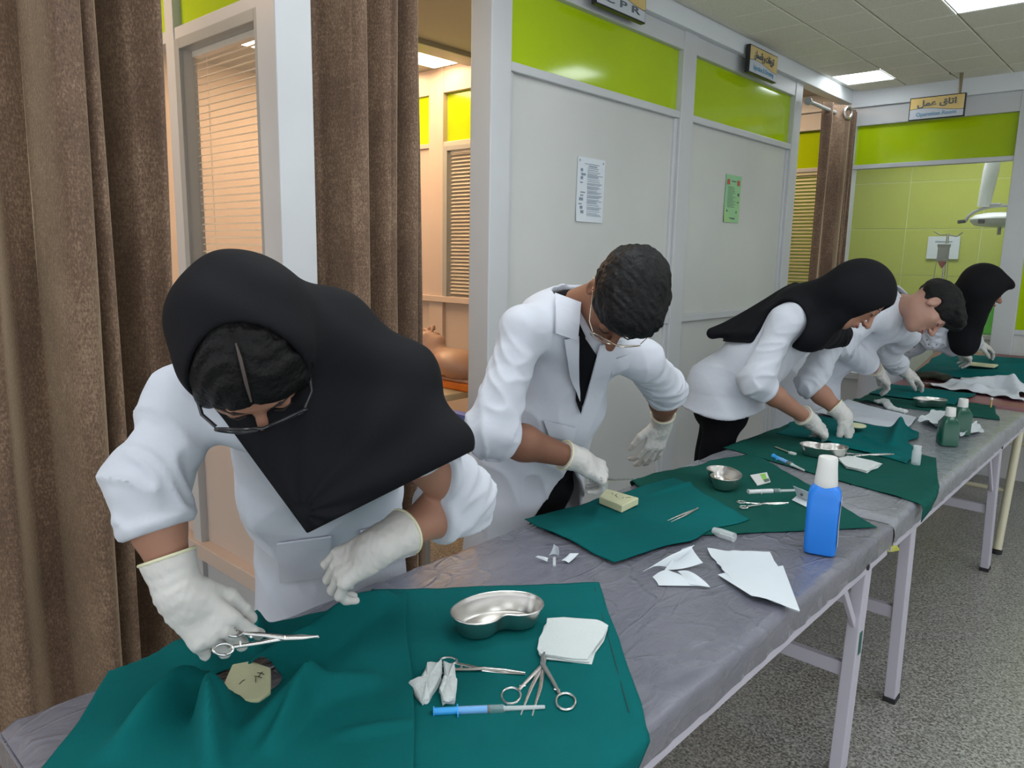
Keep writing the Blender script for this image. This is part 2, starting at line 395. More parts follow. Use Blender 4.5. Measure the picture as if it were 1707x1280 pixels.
op('panel', (-.86, ORY+.01, 0), (-.30, ORY+.05, .97), M['panel'], .001)
op('rail', (-.86, ORY-.005, .97), (-.30, ORY+.055, 1.0), M['frame'], .001)
op('panel', (-.20, ORY+.01, 0), (5.0, ORY+.05, 2.375), M['panel'], .001)
# part of the same front left of the corner, behind the third curtain
op('post', (-2.60, ORY-.01, 0), (-2.50, ORY+.06, 2.375), M['frame'])
op('fascia', (-5, ORY-.015, 2.375), (-2.6, ORY+.06, 2.50), M['panel_warm'])
op('transom_pane', (-2.50, ORY+.02, 2.105), (-2.07, ORY+.035, 2.375), M['lime'], .001)
op('rail', (-2.50, ORY-.01, 2.075), (-2.07, ORY+.05, 2.105), M['frame'])
op('panel', (-2.50, ORY+.03, 0), (-2.07, ORY+.05, .95), M['panel'], .001)
op('panel', (-5, ORY+.02, 0), (-2.60, ORY+.05, 2.375), M['panel_warm'], .001)
blind('window_blind', -2.50, -2.07, ORY+.01, .95, 2.07, .026, M['slat_y'], 'cream slat blind beside the third curtain at the hall end', .9)
# inside of the glazed room: big lime wall tiles with pale joints
wr = S_('wall_far_room', MB().box((-3.4, 7.82, 0), (.6, 7.9, 2.7)), M['orjoint'])
tw, thh = .62, .43
tme = MB().box((-tw/2+.003, -.004, -thh/2+.003), (tw/2-.003, 0, thh/2-.003)).mesh('wall_tile', .0015, 1); tme.materials.append(M['ortile'])
for i in range(6):
    for j in range(6):
        instance('wall_tile', tme, (-3.05 + i * tw, 7.82, .22 + j * thh), wr)
S_('wall_far_room_side', MB().box((-3.5, ORY+.08, 0), (-3.4, 7.9, 2.7)), M['ortile'])
S_('wall_far_room_right', MB().box((.6, ORY+.08, 0), (.7, 7.9, 2.7)), M['ortile'])
S_('ceiling_far_room', MB().box((-3.5, ORY+.08, 2.66), (.7, 7.9, 2.74)), M['fascia'])
L = empty('strip_lamp', (-1.6, 6.9, 2.66), 'lamp on the ceiling of the glazed room, above its window', 'lamp')
MB().box((-2.2, 6.6, 2.645), (-1.0, 7.2, 2.652)).build('diffuser', M['lamp'], L)
MB().box((-2.21, 6.59, 2.652), (-.99, 7.21, 2.66)).build('housing', M['fascia'], L)
# ================================================================== CURTAINS
def curtain(name, pts, z0, z1, amp, label, rod=None, top_pinch=1.0, spread=None):
    """pts: (along y, offset in x) control points of the folded plan line, smoothly joined; hangs from z1 to z0"""
    pts = np.array(pts, float); n = 14
    out = []
    for i in range(len(pts) - 1):
        for k in range(n):
            t = k / n; s = t * t * (3 - 2 * t)
            out.append((pts[i][0] + (pts[i+1][0] - pts[i][0]) * t, pts[i][1] + (pts[i+1][1] - pts[i][1]) * s))
    out.append(tuple(pts[-1])); out = np.array(out); N = len(out); nz = 26
    ce = empty(name, (float(out[:, 1].mean()), float(out[:, 0].mean()), z0), label, 'curtain')
    yc = out[:, 0].mean()
    def f(u, v):
        i = min(N - 1, int(round(u * (N - 1)))); y, x = out[i]; z = z1 + (z0 - z1) * v
        sp = 1 + (spread or 0) * v
        yy = yc + (y - yc) * sp + .008 * math.sin(3 * v + i * .2)
        xx = x + amp * math.sin(5 * v + i * .13) * .4
        return (xx, yy, z)
    me = MB().grid(f, N - 1, nz, .006).mesh(name)
    link('fabric', me, M['velvet'], ce, True)
    return ce
c1 = curtain('curtain', [(.20, -1.95), (.28, -2.06), (.36, -2.00), (.44, -1.92), (.50, -1.99), (.555, -2.00), (.602, -1.855), (.625, -1.87), (.645, -1.915), (.665, -1.88), (.69, -1.95), (.705, -2.14), (.76, -2.12), (.81, -2.02), (.85, -1.975), (.875, -2.03), (.895, -2.13)],
        .03, 2.58, .03, 'wide brown velvet curtain hanging at the left picture edge', spread=-.05)
c2 = curtain('curtain', [(1.30, -2.08), (1.345, -2.23), (1.41, -2.13), (1.46, -2.02), (1.495, -1.995), (1.512, -2.15), (1.555, -2.12), (1.60, -2.03), (1.632, -2.01), (1.648, -2.16), (1.685, -2.11), (1.715, -2.02), (1.732, -2.14), (1.755, -2.05), (1.775, -2.16)],
        .03, 2.56, .02, 'bunched brown velvet curtain between the two white posts')
c3 = curtain('curtain', [(5.30, -2.04), (5.34, -1.99), (5.42, -2.01), (5.47, -1.95), (5.54, -1.94), (5.59, -2.01), (5.62, -1.95), (5.66, -2.02), (5.70, -1.96), (5.74, -2.02), (5.78, -1.97)],
        .03, 2.47, .015, 'narrow brown eyelet curtain beside the far glazed room')
rod = empty('curtain_rod', (-2.0, 5.4, 2.42), 'grey metal rod carrying the far eyelet curtain', 'rod')
MB().tube([(-2.0, 4.95, 2.42), (-2.0, 5.80, 2.42)], .012, 12).build('rod', M['grey_metal'], rod, smooth=True)
MB().tube([(-2.0, 4.955, 2.42), (-2.0, 4.972, 2.42)], .024, 14).build('wall_flange', M['grey_metal'], rod, smooth=True)
for k, y in enumerate((5.50, 5.58)):
    ring = MB().tube([(-1.935 - .05 * k + .036 * math.cos(a) * .35, y + .036 * math.cos(a), 2.42 + .036 * math.sin(a)) for a in np.linspace(0, 2 * PI, 20, endpoint=False)], .010, 8, True)
    ring.build('eyelet', M['steel'], c3, smooth=True)
rod2 = empty('curtain_rod', (-2.1, 1.7, 2.5), 'rod above the opening that carries the bunched curtain', 'rod')
MB().tube([(-2.09, 1.335, 2.52), (-2.09, 2.10, 2.52)], .012, 12).build('rod', M['grey_metal'], rod2, smooth=True)
rod3 = empty('curtain_rod', (-2.0, .6, 2.5), 'rod above the first opening that carries the wide curtain', 'rod')
MB().tube([(-2.0, -.4, 2.53), (-2.0, 1.21, 2.53)], .012, 12).build('rod', M['grey_metal'], rod3, smooth=True)

# ================================================================== SIGNS AND PAPERS
def text_mesh(body, size, name='lettering', bold=0.0):
    cu = bpy.data.curves.new(name, 'FONT'); cu.body = body; cu.size = size; cu.align_x = 'CENTER'; cu.align_y = 'CENTER'; cu.extrude = .0008
    cu.offset = bold
    o = bpy.data.objects.new(name, cu); COL.objects.link(o)
    dg = bpy.context.evaluated_depsgraph_get(); me = bpy.data.meshes.new_from_object(o.evaluated_get(dg))
    bpy.data.objects.remove(o); bpy.data.curves.remove(cu)
    return me
def put_text(body, size, c, ax, ay, m, parent, maxw=None, bold=0.0):
    me = text_mesh(body, size, bold=bold); me.materials.clear(); me.materials.append(m)
    if len(me.vertices) == 0: return None
    if maxw:
        xs = [v.co.x for v in me.vertices]; wd = max(xs) - min(xs)
        k = maxw / wd
        me.transform(Matrix.Diagonal((k, 1, 1, 1)))
    ax, ay = un(ax), un(ay); az = np.cross(ax, ay)
    T = Matrix([[ax[i], ay[i], az[i], c[i]] for i in range(3)] + [[0, 0, 0, 1]]); me.transform(T)
    return link('lettering', me, m, parent)
def sign(c, ax, wd, ht, label, fa, en, th=.025, enm='ink', wave=.42):
    ax = un(ax); az = np.array([0, 0, 1.]); n = np.cross(ax, az); c = np.asarray(c, float)
    s = empty('hanging_sign', tuple(c), label, 'sign')
    MB().obox(c, ax, n, az, (wd/2, th/2, ht/2)).build('board', M['signblack'], s, .002)
    e = c + n * (th/2 + .0015); b = .006
    def pane(lo, hi, m, nm):
        k = 16; rows = []
        for i in range(k + 1):
            u = i / k; x = (u - .5) * (wd - 2*b)
            rows.append((e + ax * x + az * lo(u), e + ax * x + az * hi(u)))
        v = [q for r in rows for q in r] ; f = [(2*i, 2*i+2, 2*i+3, 2*i+1) for i in range(k)]
        v2 = [q - n * .0012 for q in v]; N = len(v)
        f += [tuple(N + j for j in reversed(t)) for t in f]
        MB().add(v + v2, f).build(nm, m, s)
    wv = lambda u: -ht/2 + b + (ht - 2*b) * (wave + .10 * math.sin(u * 4.2 + .6))
    pane(lambda u: wv(u), lambda u: ht/2 - b, M['gold'], 'gold_field')
    pane(lambda u: -ht/2 + b, lambda u: wv(u) - .003, M['silver'], 'silver_field')
    put_text(fa, ht * .36, e + n * .002 + az * ht * .20, ax, az, M['ink'], s, wd * .70, .0012)
    put_text(en, ht * .24, e + n * .002 - az * ht * .27, ax, az, M[enm], s, wd * .72, .0004)
    return s
# Persian lines are written in presentation forms, left to right as seen
FA_OR = '\uFEDE\uFEE4\uFECB \uFED5\uFE8E\uFE97\uFE8D'
FA_INJ = '\uFEE5\uFE8E\uFEE4\uFEB4\uFEE7\uFE8E\uFB58 \uFEED \uFE95\uFE8E\uFED8\uFBFE\uFEAD\uFEB0\uFE97'
FA_CPR = '\uFE8E\uFEF4\uFEA3\uFE8D'
M['skyink'] = mat('pale_blue_ink', (.16, .34, .50), .6)
sign((-1.99, 2.83, 2.525), (0, 1, 0), .37, .16, 'black framed sign reading CPR, cut by the top picture edge', FA_CPR, 'C P R')
sign((-1.985, 4.224, 2.502), (0, 1, 0), .36, .145, 'gold and silver sign on the header above the green paper', FA_INJ, 'Injection & Dressing', enm='skyink')
so = sign((-1.411, 5.60, 2.413), (1, 0, 0), .325, .142, 'gold sign hanging on a rod before the far glazed room', FA_OR, 'Operation Room', enm='skyink')
MB().tube([(-1.29, 5.60, 2.48), (-1.29, 5.60, CZ)], .010, 10).build('hanger_rod', M['brass'], so, smooth=True)
MB().box((-1.37, 5.575, CZ-.012), (-1.21, 5.625, CZ-.002)).build('hanger_plate', M['brass'], so, .002)
# papers taped to the wall panels
def poster(name, y0, y1, z0, z1, label, m, dark, green=False):
    x = WX - .03; c = (x, (y0+y1)/2, z0); s = empty(name, c, label, 'poster')
    def f(u, v): return (x + .004 + .006 * (1-v)**6 * (1-u) , y0 + (y1-y0)*u + .006*(v-.5), z0 + (z1-z0)*v)
    MB().grid(f, 6, 10, .0008).build('sheet', m, s)
    pr = MB(); W_, H_ = y1-y0, z1-z0; xx = x + .0055
    def q(a, b, c_, d): pr.box((xx, y0 + W_*a, z0 + H_*b), (xx + .0008, y0 + W_*c_, z0 + H_*d))
    rnd = random.Random(3)
    if not green:
        q(.06, .93, .09, .96); q(.92, .93, .95, .96); q(.25, .90, .78, .908); q(.40, .865, .70, .88)
        z = .84
        while z > .08:
            q(.36, z, .36 + rnd.uniform(.35, .58), z + .007); z -= rnd.choice((.019, .019, .03))
        for z in (.78, .72, .66, .60, .45, .40, .33, .27, .2, .13):
            a = rnd.uniform(.06, .14); q(a, z, a + rnd.uniform(.06, .16), z + rnd.uniform(.015, .05))
    else:
        q(.36, .86, .66, .88); z = .74
        while z > .30:
            q(.16, z, .16 + rnd.uniform(.3, .55), z + .008); z -= .03
        for z in (.60, .57, .42): q(.80, z, .90, z + .03)
        q(.25, .07, .70, .10); q(.12, .22, .20, .26); q(.75, .2, .8, .25)
    pr.build('print', dark, s, kind='stuff')
    if green:
        for a in (.08, .74):
            MB().box((xx, y0 + W_*a, z0 + H_*.79), (xx + .0009, y0 + W_*(a+.17), z0 + H_*.90)).build('emblem', M['redink'], s)
M['redink'] = mat('red_ink', (.42, .10, .06), .7); M['blueink'] = mat('grey_blue_ink', (.22, .27, .34), .8)
poster('instruction_sheet', 2.672, 2.874, 1.573, 1.85, 'white printed sheet taped to the wall panel behind the bent man', M['paper'], M['blueink'])
poster('instruction_sheet', 4.050, 4.240, 1.63, 1.896, 'green printed sheet taped to the second wall panel', M['greenpaper'], M['ink'], True)

# ================================================================== GLAZED ROOM CONTENTS
M['lampwhite'] = mat('surgical_lamp_white', (.72, .74, .72), .3)
M['bag'] = mat('clear_bag', (.40, .42, .40), .25, alpha=.75); M['blood'] = mat('red_liquid', (.50, .08, .08), .3)
M['wrap'] = mat('plastic_wrap', (.78, .80, .80), .25, alpha=.85)
sl = empty('surgical_lamp', (-1.36, 6.9, 2.66), 'white round surgical lamp on a wrapped ceiling arm behind the glass', 'lamp')
lc = onY(1668, 366, 6.9); ax_ = onY(1652, 285, 6.9)
MB().tube([(ax_[0], 6.9, 2.66), (ax_[0], 6.9, ax_[2] + .05)], .02, 12).build('ceiling_stem', M['lampwhite'], sl, smooth=True)
MB().tube([(ax_[0]+.012, 6.9, ax_[2]+.16), (ax_[0], 6.9, ax_[2]), (ax_[0]-.012, 6.9, ax_[2]-.15), (ax_[0]-.02, 6.9, ax_[2]-.27)], [.05, .055, .05, .045], 12).build('plastic_wrap', M['wrap'], sl, smooth=True)
MB().tube([(ax_[0]-.01, 6.9, ax_[2]-.26), (lc[0]-.01, 6.9, lc[2]+.11)], .018, 12).build('arm', M['grey_metal'], sl, smooth=True)
yk = [(lc[0] + .235 * math.cos(a), 6.9, lc[2] - .01 + .115 * math.sin(a)) for a in np.linspace(PI, 0, 16)]
MB().tube(yk, .012, 8).build('yoke', M['grey_metal'], sl, smooth=True)
MB().lathe([(.02, .055), (.10, .05), (.17, .035), (.20, .012), (.205, 0)], 28, (lc[0], 6.9, lc[2])).build('dome', M['lampwhite'], sl, smooth=True)
MB().lathe([(.205, -.002), (.20, -.02), (.17, -.045), (.10, -.055), (.02, -.056)], 28, (lc[0], 6.9, lc[2])).build('lower_shell', M['lampwhite'], sl, smooth=True)
MB().tube([(lc[0], 6.9, lc[2]-.05), (lc[0], 6.9, lc[2]-.115)], .013, 10).build('handle', M['grey_metal'], sl, smooth=True)
MB().box((lc[0]-.11, 6.69, lc[2]-.036), (lc[0]-.07, 6.72, lc[2]-.006)).build('control_box', M['signblack'], sl, .003)
MB().tube([(lc[0]-.235, 6.9, lc[2]-.008), (lc[0]-.29, 6.9, lc[2]-.014)], .014, 8).build('knob', M['signblack'], sl, smooth=True)
# drip stand with bag
q = onY(1577, 420, 6.7); dz = q[2]
ds = empty('drip_stand', (q[0], 6.7, 0), 'steel drip stand with hooks behind the glass', 'stand')
MB().tube([(q[0], 6.7, .03), (q[0], 6.7, dz + .14)], .009, 10).build('pole', M['steel'], ds, smooth=True)
MB().tube([(q[0]-.10, 6.7, dz+.16), (q[0]-.05, 6.7, dz+.13), (q[0], 6.7, dz+.135), (q[0]+.06, 6.7, dz+.12), (q[0]+.10, 6.7, dz+.15)], .005, 8).build('hook_arm', M['steel'], ds, smooth=True)
for k in range(5):
    a = 2 * PI * k / 5; MB().tube([(q[0], 6.7, .05), (q[0]+.25*math.cos(a), 6.7+.25*math.sin(a), .02)], .012, 8).build('foot', M['steel'], ds, smooth=True)
bg = empty('drip_bag', (q[0]-.02, 6.66, dz-.09), 'small half full blood bag hanging on the drip stand', 'bag')
MB().box((q[0]-.05, 6.645, dz-.055), (q[0]+.03, 6.68, dz+.055)).build('pouch', M['bag'], bg, .012, True, 3)
MB().box((q[0]-.054, 6.642, dz+.035), (q[0]+.034, 6.683, dz+.062)).build('top_band', M['grey_metal'], bg, .006)
MB().box((q[0]-.052, 6.643, dz-.07), (q[0]+.032, 6.682, dz-.045)).build('bottom_band', M['grey_metal'], bg, .006)
MB().lathe([(.004, -.125), (.02, -.10), (.032, -.075)], 14, (q[0]-.01, 6.662, dz)).build('blood_drop_chamber', M['blood'], bg, smooth=True)
for sx in (-.05, .03):
    MB().tube([(q[0]+sx, 6.662, dz-.06), (q[0]+sx*1.2, 6.662, dz-.25), (q[0]+sx*1.3, 6.66, dz-.5)], .003, 6).build('tubing', M['bag'], bg, smooth=True)
qa, qb = onY(1548, 394, 7.80), onY(1597, 432, 7.80)
nb = empty('wall_notice', (qa[0], 7.80, qb[2]), 'white notice on the lime tiled wall behind the drip stand', 'poster')
MB().box((qa[0], 7.795, qb[2]), (qb[0], 7.806, qa[2])).build('sheet', M['paper'], nb)
MB().box((qa[0]+.06, 7.792, qb[2]+.15), (qb[0]-.06, 7.7945, qb[2]+.16)).build('print', M['blueink'], nb)
sh = onY(1645, 560, 7.4)
ct = empty('side_cabinet', (-1.3, 7.45, 0), 'white cabinet with a green top box inside the glazed room', 'cabinet')
MB().box((-2.1, 7.2, 0), (-.3, 7.78, .80)).build('body', M['lampwhite'], ct, .01)
MB().box((-2.12, 7.18, .80), (-.28, 7.79, .84)).build('top', M['steel'], ct, .004)
for k in range(3):
    MB().box((-2.08 + k*.6, 7.185, .08), (-1.52 + k*.6, 7.2, .76)).build('door', M['lampwhite'], ct, .004)
M['brightgreen'] = mat('bright_green', (.10, .55, .03), .4)
gb = empty('storage_box', (-1.12, 7.4, .84), 'bright green box on the cabinet inside the glazed room', 'box')
MB().box((-1.35, 7.3, .84), (-.95, 7.6, 1.22)).build('body', M['brightgreen'], gb, .01)
MB().box((-1.36, 7.29, 1.20), (-.94, 7.61, 1.24)).build('lid', M['brightgreen'], gb, .008)

# ================================================================== TABLES
TZ = .7055; TX0, TX1 = -1.272, -.548
def plastic(name, base, base2, rough=.22):
    m = mat(name, base, rough, coat=1.0, spec=.6, var=(5, base2, (1, 1, 1), .2)); t = m.node_tree; b = t.nodes['Principled BSDF']; tc = t.nodes['Texture Coordinate']
    b.inputs['Coat Roughness'].default_value = .06
    mp = t.nodes.new('ShaderNodeMapping'); mp.inputs['Scale'].default_value = (1, .45, 1); mp.inputs['Rotation'].default_value = (0, 0, .5); t.links.new(tc.outputs['Object'], mp.inputs[0])
    n = t.nodes.new('ShaderNodeTexNoise'); n.inputs['Scale'].default_value = 26; n.inputs['Detail'].default_value = 8; n.inputs['Roughness'].default_value = .62; n.inputs['Distortion'].default_value = 1.2
    v = t.nodes.new('ShaderNodeTexVoronoi'); v.feature = 'DISTANCE_TO_EDGE'; v.inputs['Scale'].default_value = 9
    n3 = t.nodes.new('ShaderNodeTexNoise'); n3.inputs['Scale'].default_value = 5; t.links.new(mp.outputs[0], n3.inputs['Vector'])
    ad = t.nodes.new('ShaderNodeVectorMath'); ad.operation = 'MULTIPLY_ADD'; ad.inputs[1].default_value = (.35, .35, .35)
    t.links.new(n3.outputs['Color'], ad.inputs[0]); t.links.new(mp.outputs[0], ad.inputs[2])
    t.links.new(mp.outputs[0], n.inputs['Vector']); t.links.new(ad.outputs[0], v.inputs['Vector'])
    sm = t.nodes.new('ShaderNodeMapRange'); sm.inputs['From Max'].default_value = .06; sm.inputs['To Min'].default_value = 1; sm.inputs['To Max'].default_value = 0
    t.links.new(v.outputs['Distance'], sm.inputs[0])
    mx = t.nodes.new('ShaderNodeMath'); mx.operation = 'MULTIPLY_ADD'; mx.inputs[1].default_value = .28
    t.links.new(sm.outputs[0], mx.inputs[0]); t.links.new(n.outputs[0], mx.inputs[2])
    bp = t.nodes.new('ShaderNodeBump'); bp.inputs['Strength'].default_value = .9; bp.inputs['Distance'].default_value = .014
    t.links.new(mx.outputs[0], bp.inputs['Height']); t.links.new(bp.outputs[0], b.inputs['Coat Normal'])
    b2 = t.nodes.new('ShaderNodeBump'); b2.inputs['Strength'].default_value = .25; b2.inputs['Distance'].default_value = .008
    t.links.new(mx.outputs[0], b2.inputs['Height']); t.links.new(b2.outputs[0], b.inputs['Normal'])
    return m
M['wrapA'] = plastic('wrapped_grey_vinyl', (.120, .122, .160), (.165, .162, .20))
M['wrapB'] = plastic('wrapped_silver_vinyl', (.24, .25, .285), (.20, .21, .24))
M['wrapB'].node_tree.nodes['Principled BSDF'].inputs['Coat Weight'].default_value = .6
M['burgundy'] = mat('burgundy_vinyl', (.20, .075, .085), .4, bump=(30, .1))
def hsh(a, b): return math.sin(a * 12.9898 + b * 78.233) * 43758.5453 % 1.0
def vn(x, y):
    xi, yi = math.floor(x), math.floor(y); fx, fy = x - xi, y - yi; fx = fx*fx*(3-2*fx); fy = fy*fy*(3-2*fy)
    return (hsh(xi,yi)*(1-fx)+hsh(xi+1,yi)*fx)*(1-fy)+(hsh(xi,yi+1)*(1-fx)+hsh(xi+1,yi+1)*fx)*fy
def table(y0, y1, z, label, cover, legs, rail, tubes=False, wob=.004, seed=0):
    T = empty('folding_table', ((TX0+TX1)/2, (y0+y1)/2, 0), label, 'table')
    pad = .058
    MB().box((TX0+.012, y0+.012, z-pad+.004), (TX1-.012, y1-.012, z-.012)).build('pad', M['burgundy'], T, .015)
    # cover sheet: section wrapped over the pad edge, pulled along the table
    sec = [(TX0, z-pad-.012), (TX0-.002, z-.03)]
    for a in np.linspace(PI, PI/2, 7): sec.append((TX0+.02+.021*math.cos(a), z-.021+.021*math.sin(a)))
    sec += [(x, z) for x in np.linspace(TX0+.05, TX1-.05, 22)]
    for a in np.linspace(PI/2, 0, 7): sec.append((TX1-.02+.021*math.cos(a), z-.021+.021*math.sin(a)))
    sec += [(TX1+.002, z-.03), (TX1+.001, z-.045), (TX1-.001, z-pad-.012)]
    ns_, ny = len(sec) - 1, int((y1-y0)/.022)
    def f(u, v):
        i = int(round(u*ns_)); x, zz = sec[i]; y = y0 + (y1-y0)*v
        edge = (max(0, 1-abs(x-TX1)/.09) + max(0, 1-abs(x-TX0)/.09))
        n1 = vn(x*14+seed, y*9) - .5; n2 = vn(y*38+seed, x*6+zz*20) - .5
        dz = wob*.35*n1*(1 if zz >= z-.001 else 0); dx = 0
        if edge > 0:
            k = wob*1.6*n2*edge; dz += k*.6 if zz > z-.03 else 0; dx += k*(1 if x > -.9 else -1)
        e = min(v, 1-v)*(y1-y0)
        if e < .02: zz -= (.02-e)**2/.04*1.0
        return (x+dx, y, min(zz+dz, z+.0008))
    MB().grid(f, ns_, ny, .0).build('plastic_cover', cover, T, smooth=True)
    for ye, nm in ((y0, -1), (y1, 1)):      # gathered end
        mb = MB()
        mb.box((TX0+.002, ye-.002 if nm > 0 else ye-.004, z-pad-.01), (TX1-.002, ye+.004 if nm > 0 else ye+.002, z-.012))
        mb.build('cover_end', cover, T, .002)
    zr = z - pad
    for x0, x1 in ((TX1-.036, TX1-.004), (TX0+.004, TX0+.036)):
        MB().box((x0, y0+.01, zr-.035), (x1, y1-.01, zr)).build('side_rail', rail, T, .003)
    for ye in (y0+.01, y1-.04):
        MB().box((TX0+.036, ye, zr-.035), (TX1-.036, ye+.03, zr)).build('end_rail', rail, T, .003)
    for k, (yt, yb, br) in enumerate(legs):
        feet = []
        for x in (TX1-.030, TX0+.030):
            a, b = np.array([x, yt, zr-.02]), np.array([x, yb, .018])
            if tubes:
                MB().tube([a, b], .019, 14).build('leg', rail, T, smooth=True)
                MB().tube([b, b-np.array([0, 0, .018])], .022, 14).build('foot_cap', M['black_rubber'], T, smooth=True)
            else:
                MB().beam(a, b, .052, .034, (1, 0, 0)).build('leg', rail, T, .003)
                MB().beam(b, b-np.array([0, 0, .018]), .056, .038, (1, 0, 0)).build('foot_cap', M['black_rubber'], T, .002)
            if br:
                s = 1 if br > 0 else -1
                MB().beam(a+np.array([0, 0, -.20])+(b-a)*.02, np.array([x, yt+s*.17, zr-.03]), .020, .012, (1, 0, 0)).build('brace', rail, T, .002)
                MB().tube([(x+(.013 if x > -.9 else -.013), yt+.055*s, zr-.016), (x+(.030 if x > -.9 else -.03), yt+.055*s, zr-.016)], .008, 10).build('bolt', M['black_rubber'], T)
            feet.append((a, b))
        t = .52
        c0 = feet[0][0]*(1-t)+feet[0][1]*t; c1_ = feet[1][0]*(1-t)+feet[1][1]*t
        MB().beam(c0, c1_, .022, .042, (0, 0, 1)).build('crossbar', rail, T, .003)
    return T
def legy(x, y): return float(onX(x, y, TX1-.030)[1])
print('legs', legy(1437, 985), legy(1398, 1270), legy(1512, 900), legy(1482, 1190), legy(1660, 760), legy(1640, 965), legy(1690, 740), legy(1662, 918))
tA = table(.245, 2.20, TZ, 'nearest folding table wrapped in clear plastic', M['wrapA'], [(.55, .50, 1), (2.07, 2.03, -1)], M['legpaint'], seed=1)
tB = table(2.215, 4.40, TZ, 'second folding table under a clear plastic wrap', M['wrapB'], [(2.50, 2.53, 0), (3.87, 3.98, -1)], M['legpaint'], seed=9)
bed = empty('examination_bed', (-.91, 5.1, 0), 'burgundy bed farthest down the row with a slightly raised end', 'bed')
MB().box((TX0, 4.425, TZ-.055), (TX1, 5.0, TZ+.012)).build('flat_cushion', M['burgundy'], bed, .012, True)
MB().add([(x, y, z) for x in (TX0, TX1) for y, z in ((5.004, TZ-.055), (5.74, TZ+.072), (5.74, TZ+.139), (5.004, TZ+.012))], [(0,1,2,3),(7,6,5,4),(0,4,5,1),(1,5,6,2),(2,6,7,3),(3,7,4,0)]).build('raised_cushion', M['burgundy'], bed, .012, True)
for x in (TX0+.03, TX1-.03):
    MB().box((x-.018, 4.44, TZ-.095), (x+.018, 5.72, TZ-.055)).build('side_rail', M['cream'], bed, .004)
    for yt, yb in ((4.32, 4.26), (5.55, 5.6)):
        MB().tube([(x, max(yt, 4.45), TZ-.09), (x, yb, .02)], .019, 14).build('leg', M['cream'], bed, smooth=True)
        MB().tube([(x, yb, .02), (x, yb, 0)], .023, 14).build('foot_cap', M['black_rubber'], bed, smooth=True)
for y in (4.36, 5.58):
    MB().tube([(TX0+.03, y, .30), (TX1-.03, y, .30)], .012, 12).build('crossbar', M['cream'], bed, smooth=True)
stk = MB().box((TX1-.0124, 2.043, .365), (TX1-.0115, 2.063, .43)); stk.build('sticker', mat('dark_green_sticker', (.01, .10, .07), .4), tA)
M['yellowtag'] = mat('yellow_tag', (.62, .62, .12), .6)
MB().add([(-.56, 2.22, .63), (-.54, 2.235, .632), (-.535, 2.25, .615), (-.552, 2.24, .608), (-.56, 2.225, .61)], [(0,1,2,3,4)]).build('corner_tag', M['yellowtag'], tB)
# ================================================================== SOLID MODELLING (distance fields -> one continuous mesh)
F4 = np.float32
def A(v): return np.asarray(v, F4)
def un(v): v = np.asarray(v, F4); return v / F4(max(1e-9, float(np.linalg.norm(v))))
def rc(p, a, b, ra, rb):
    a, b = A(a), A(b); ab = b - a; t = np.clip((p - a) @ ab / max(1e-9, ab @ ab), 0, 1)
    return np.linalg.norm(p - a - t[:, None] * ab, axis=1) - (ra + (rb - ra) * t)
def chain(p, pts, rs, k=.01):
    d = None
    for i in range(len(pts) - 1):
        e = rc(p, pts[i], pts[i+1], rs[i], rs[i+1]); d = e if d is None else smin(d, e, k)
    return d
def ell(p, c, r, R=None):
    q = p - A(c)
    if R is not None: q = q @ R
    r = A(r); k0 = np.linalg.norm(q / r, axis=1); k1 = np.linalg.norm(q / (r * r), axis=1)
    return k0 * (k0 - 1) / np.maximum(k1, 1e-6)
def ec(p, a, b, side, ra, rb):
    """tapered limb with an oval section: ra/rb = (half width along side, half depth)"""
    a, b = A(a), A(b); ab = b - a; L = np.linalg.norm(ab); ax = ab / L; s = un(A(side) - ax * (A(side) @ ax)); n = np.cross(ax, s)
    t = np.clip((p - a) @ ax / L, 0, 1); q = p - a - t[:, None] * ab
    ru = ra[0] + (rb[0] - ra[0]) * t; rv = ra[1] + (rb[1] - ra[1]) * t; m = np.minimum(ru, rv)
    u, v, w_ = q @ s, q @ n, q @ ax
    g = np.sqrt((u / ru)**2 + (v / rv)**2 + (w_ / m)**2)
    h = np.sqrt((u / ru**2)**2 + (v / rv**2)**2 + (w_ / m**2)**2)
    return np.where(g > 1e-4, g * (g - 1) / np.maximum(h, 1e-5), -m)
def tri(p, a, b, c, r):
    a, b, c = A(a), A(b), A(c); ba, cb, ac = b - a, c - b, a - c; n = un(np.cross(ba, ac))
    pa, pb, pc = p - a, p - b, p - c
    ins = (np.sign(pa @ np.cross(ba, n)) + np.sign(pb @ np.cross(cb, n)) + np.sign(pc @ np.cross(ac, n))) < 2
    def seg(q, e): return np.sum((e * np.clip(q @ e / (e @ e), 0, 1)[:, None] - q)**2, axis=1)
    ed = np.minimum(np.minimum(seg(pa, ba), seg(pb, cb)), seg(pc, ac))
    return np.sqrt(np.where(ins, ed, (pa @ n)**2)) - r
def box3(p, c, R, h, r):
    q = np.abs((p - A(c)) @ R) - (A(h) - r)
    return np.linalg.norm(np.maximum(q, 0), axis=1) + np.minimum(q.max(axis=1), 0) - r
def torus(p, c, ax, R_, r):
    q = p - A(c); h = q @ un(ax); rad = np.sqrt(np.maximum(np.sum(q*q, axis=1) - h*h, 0)); return np.sqrt((rad - R_)**2 + h*h) - r
def smin(a, b, k):
    h = np.clip(.5 + .5 * (b - a) / k, 0, 1); return b + (a - b) * h - k * h * (1 - h)
def smax(a, b, k): return -smin(-a, -b, k)
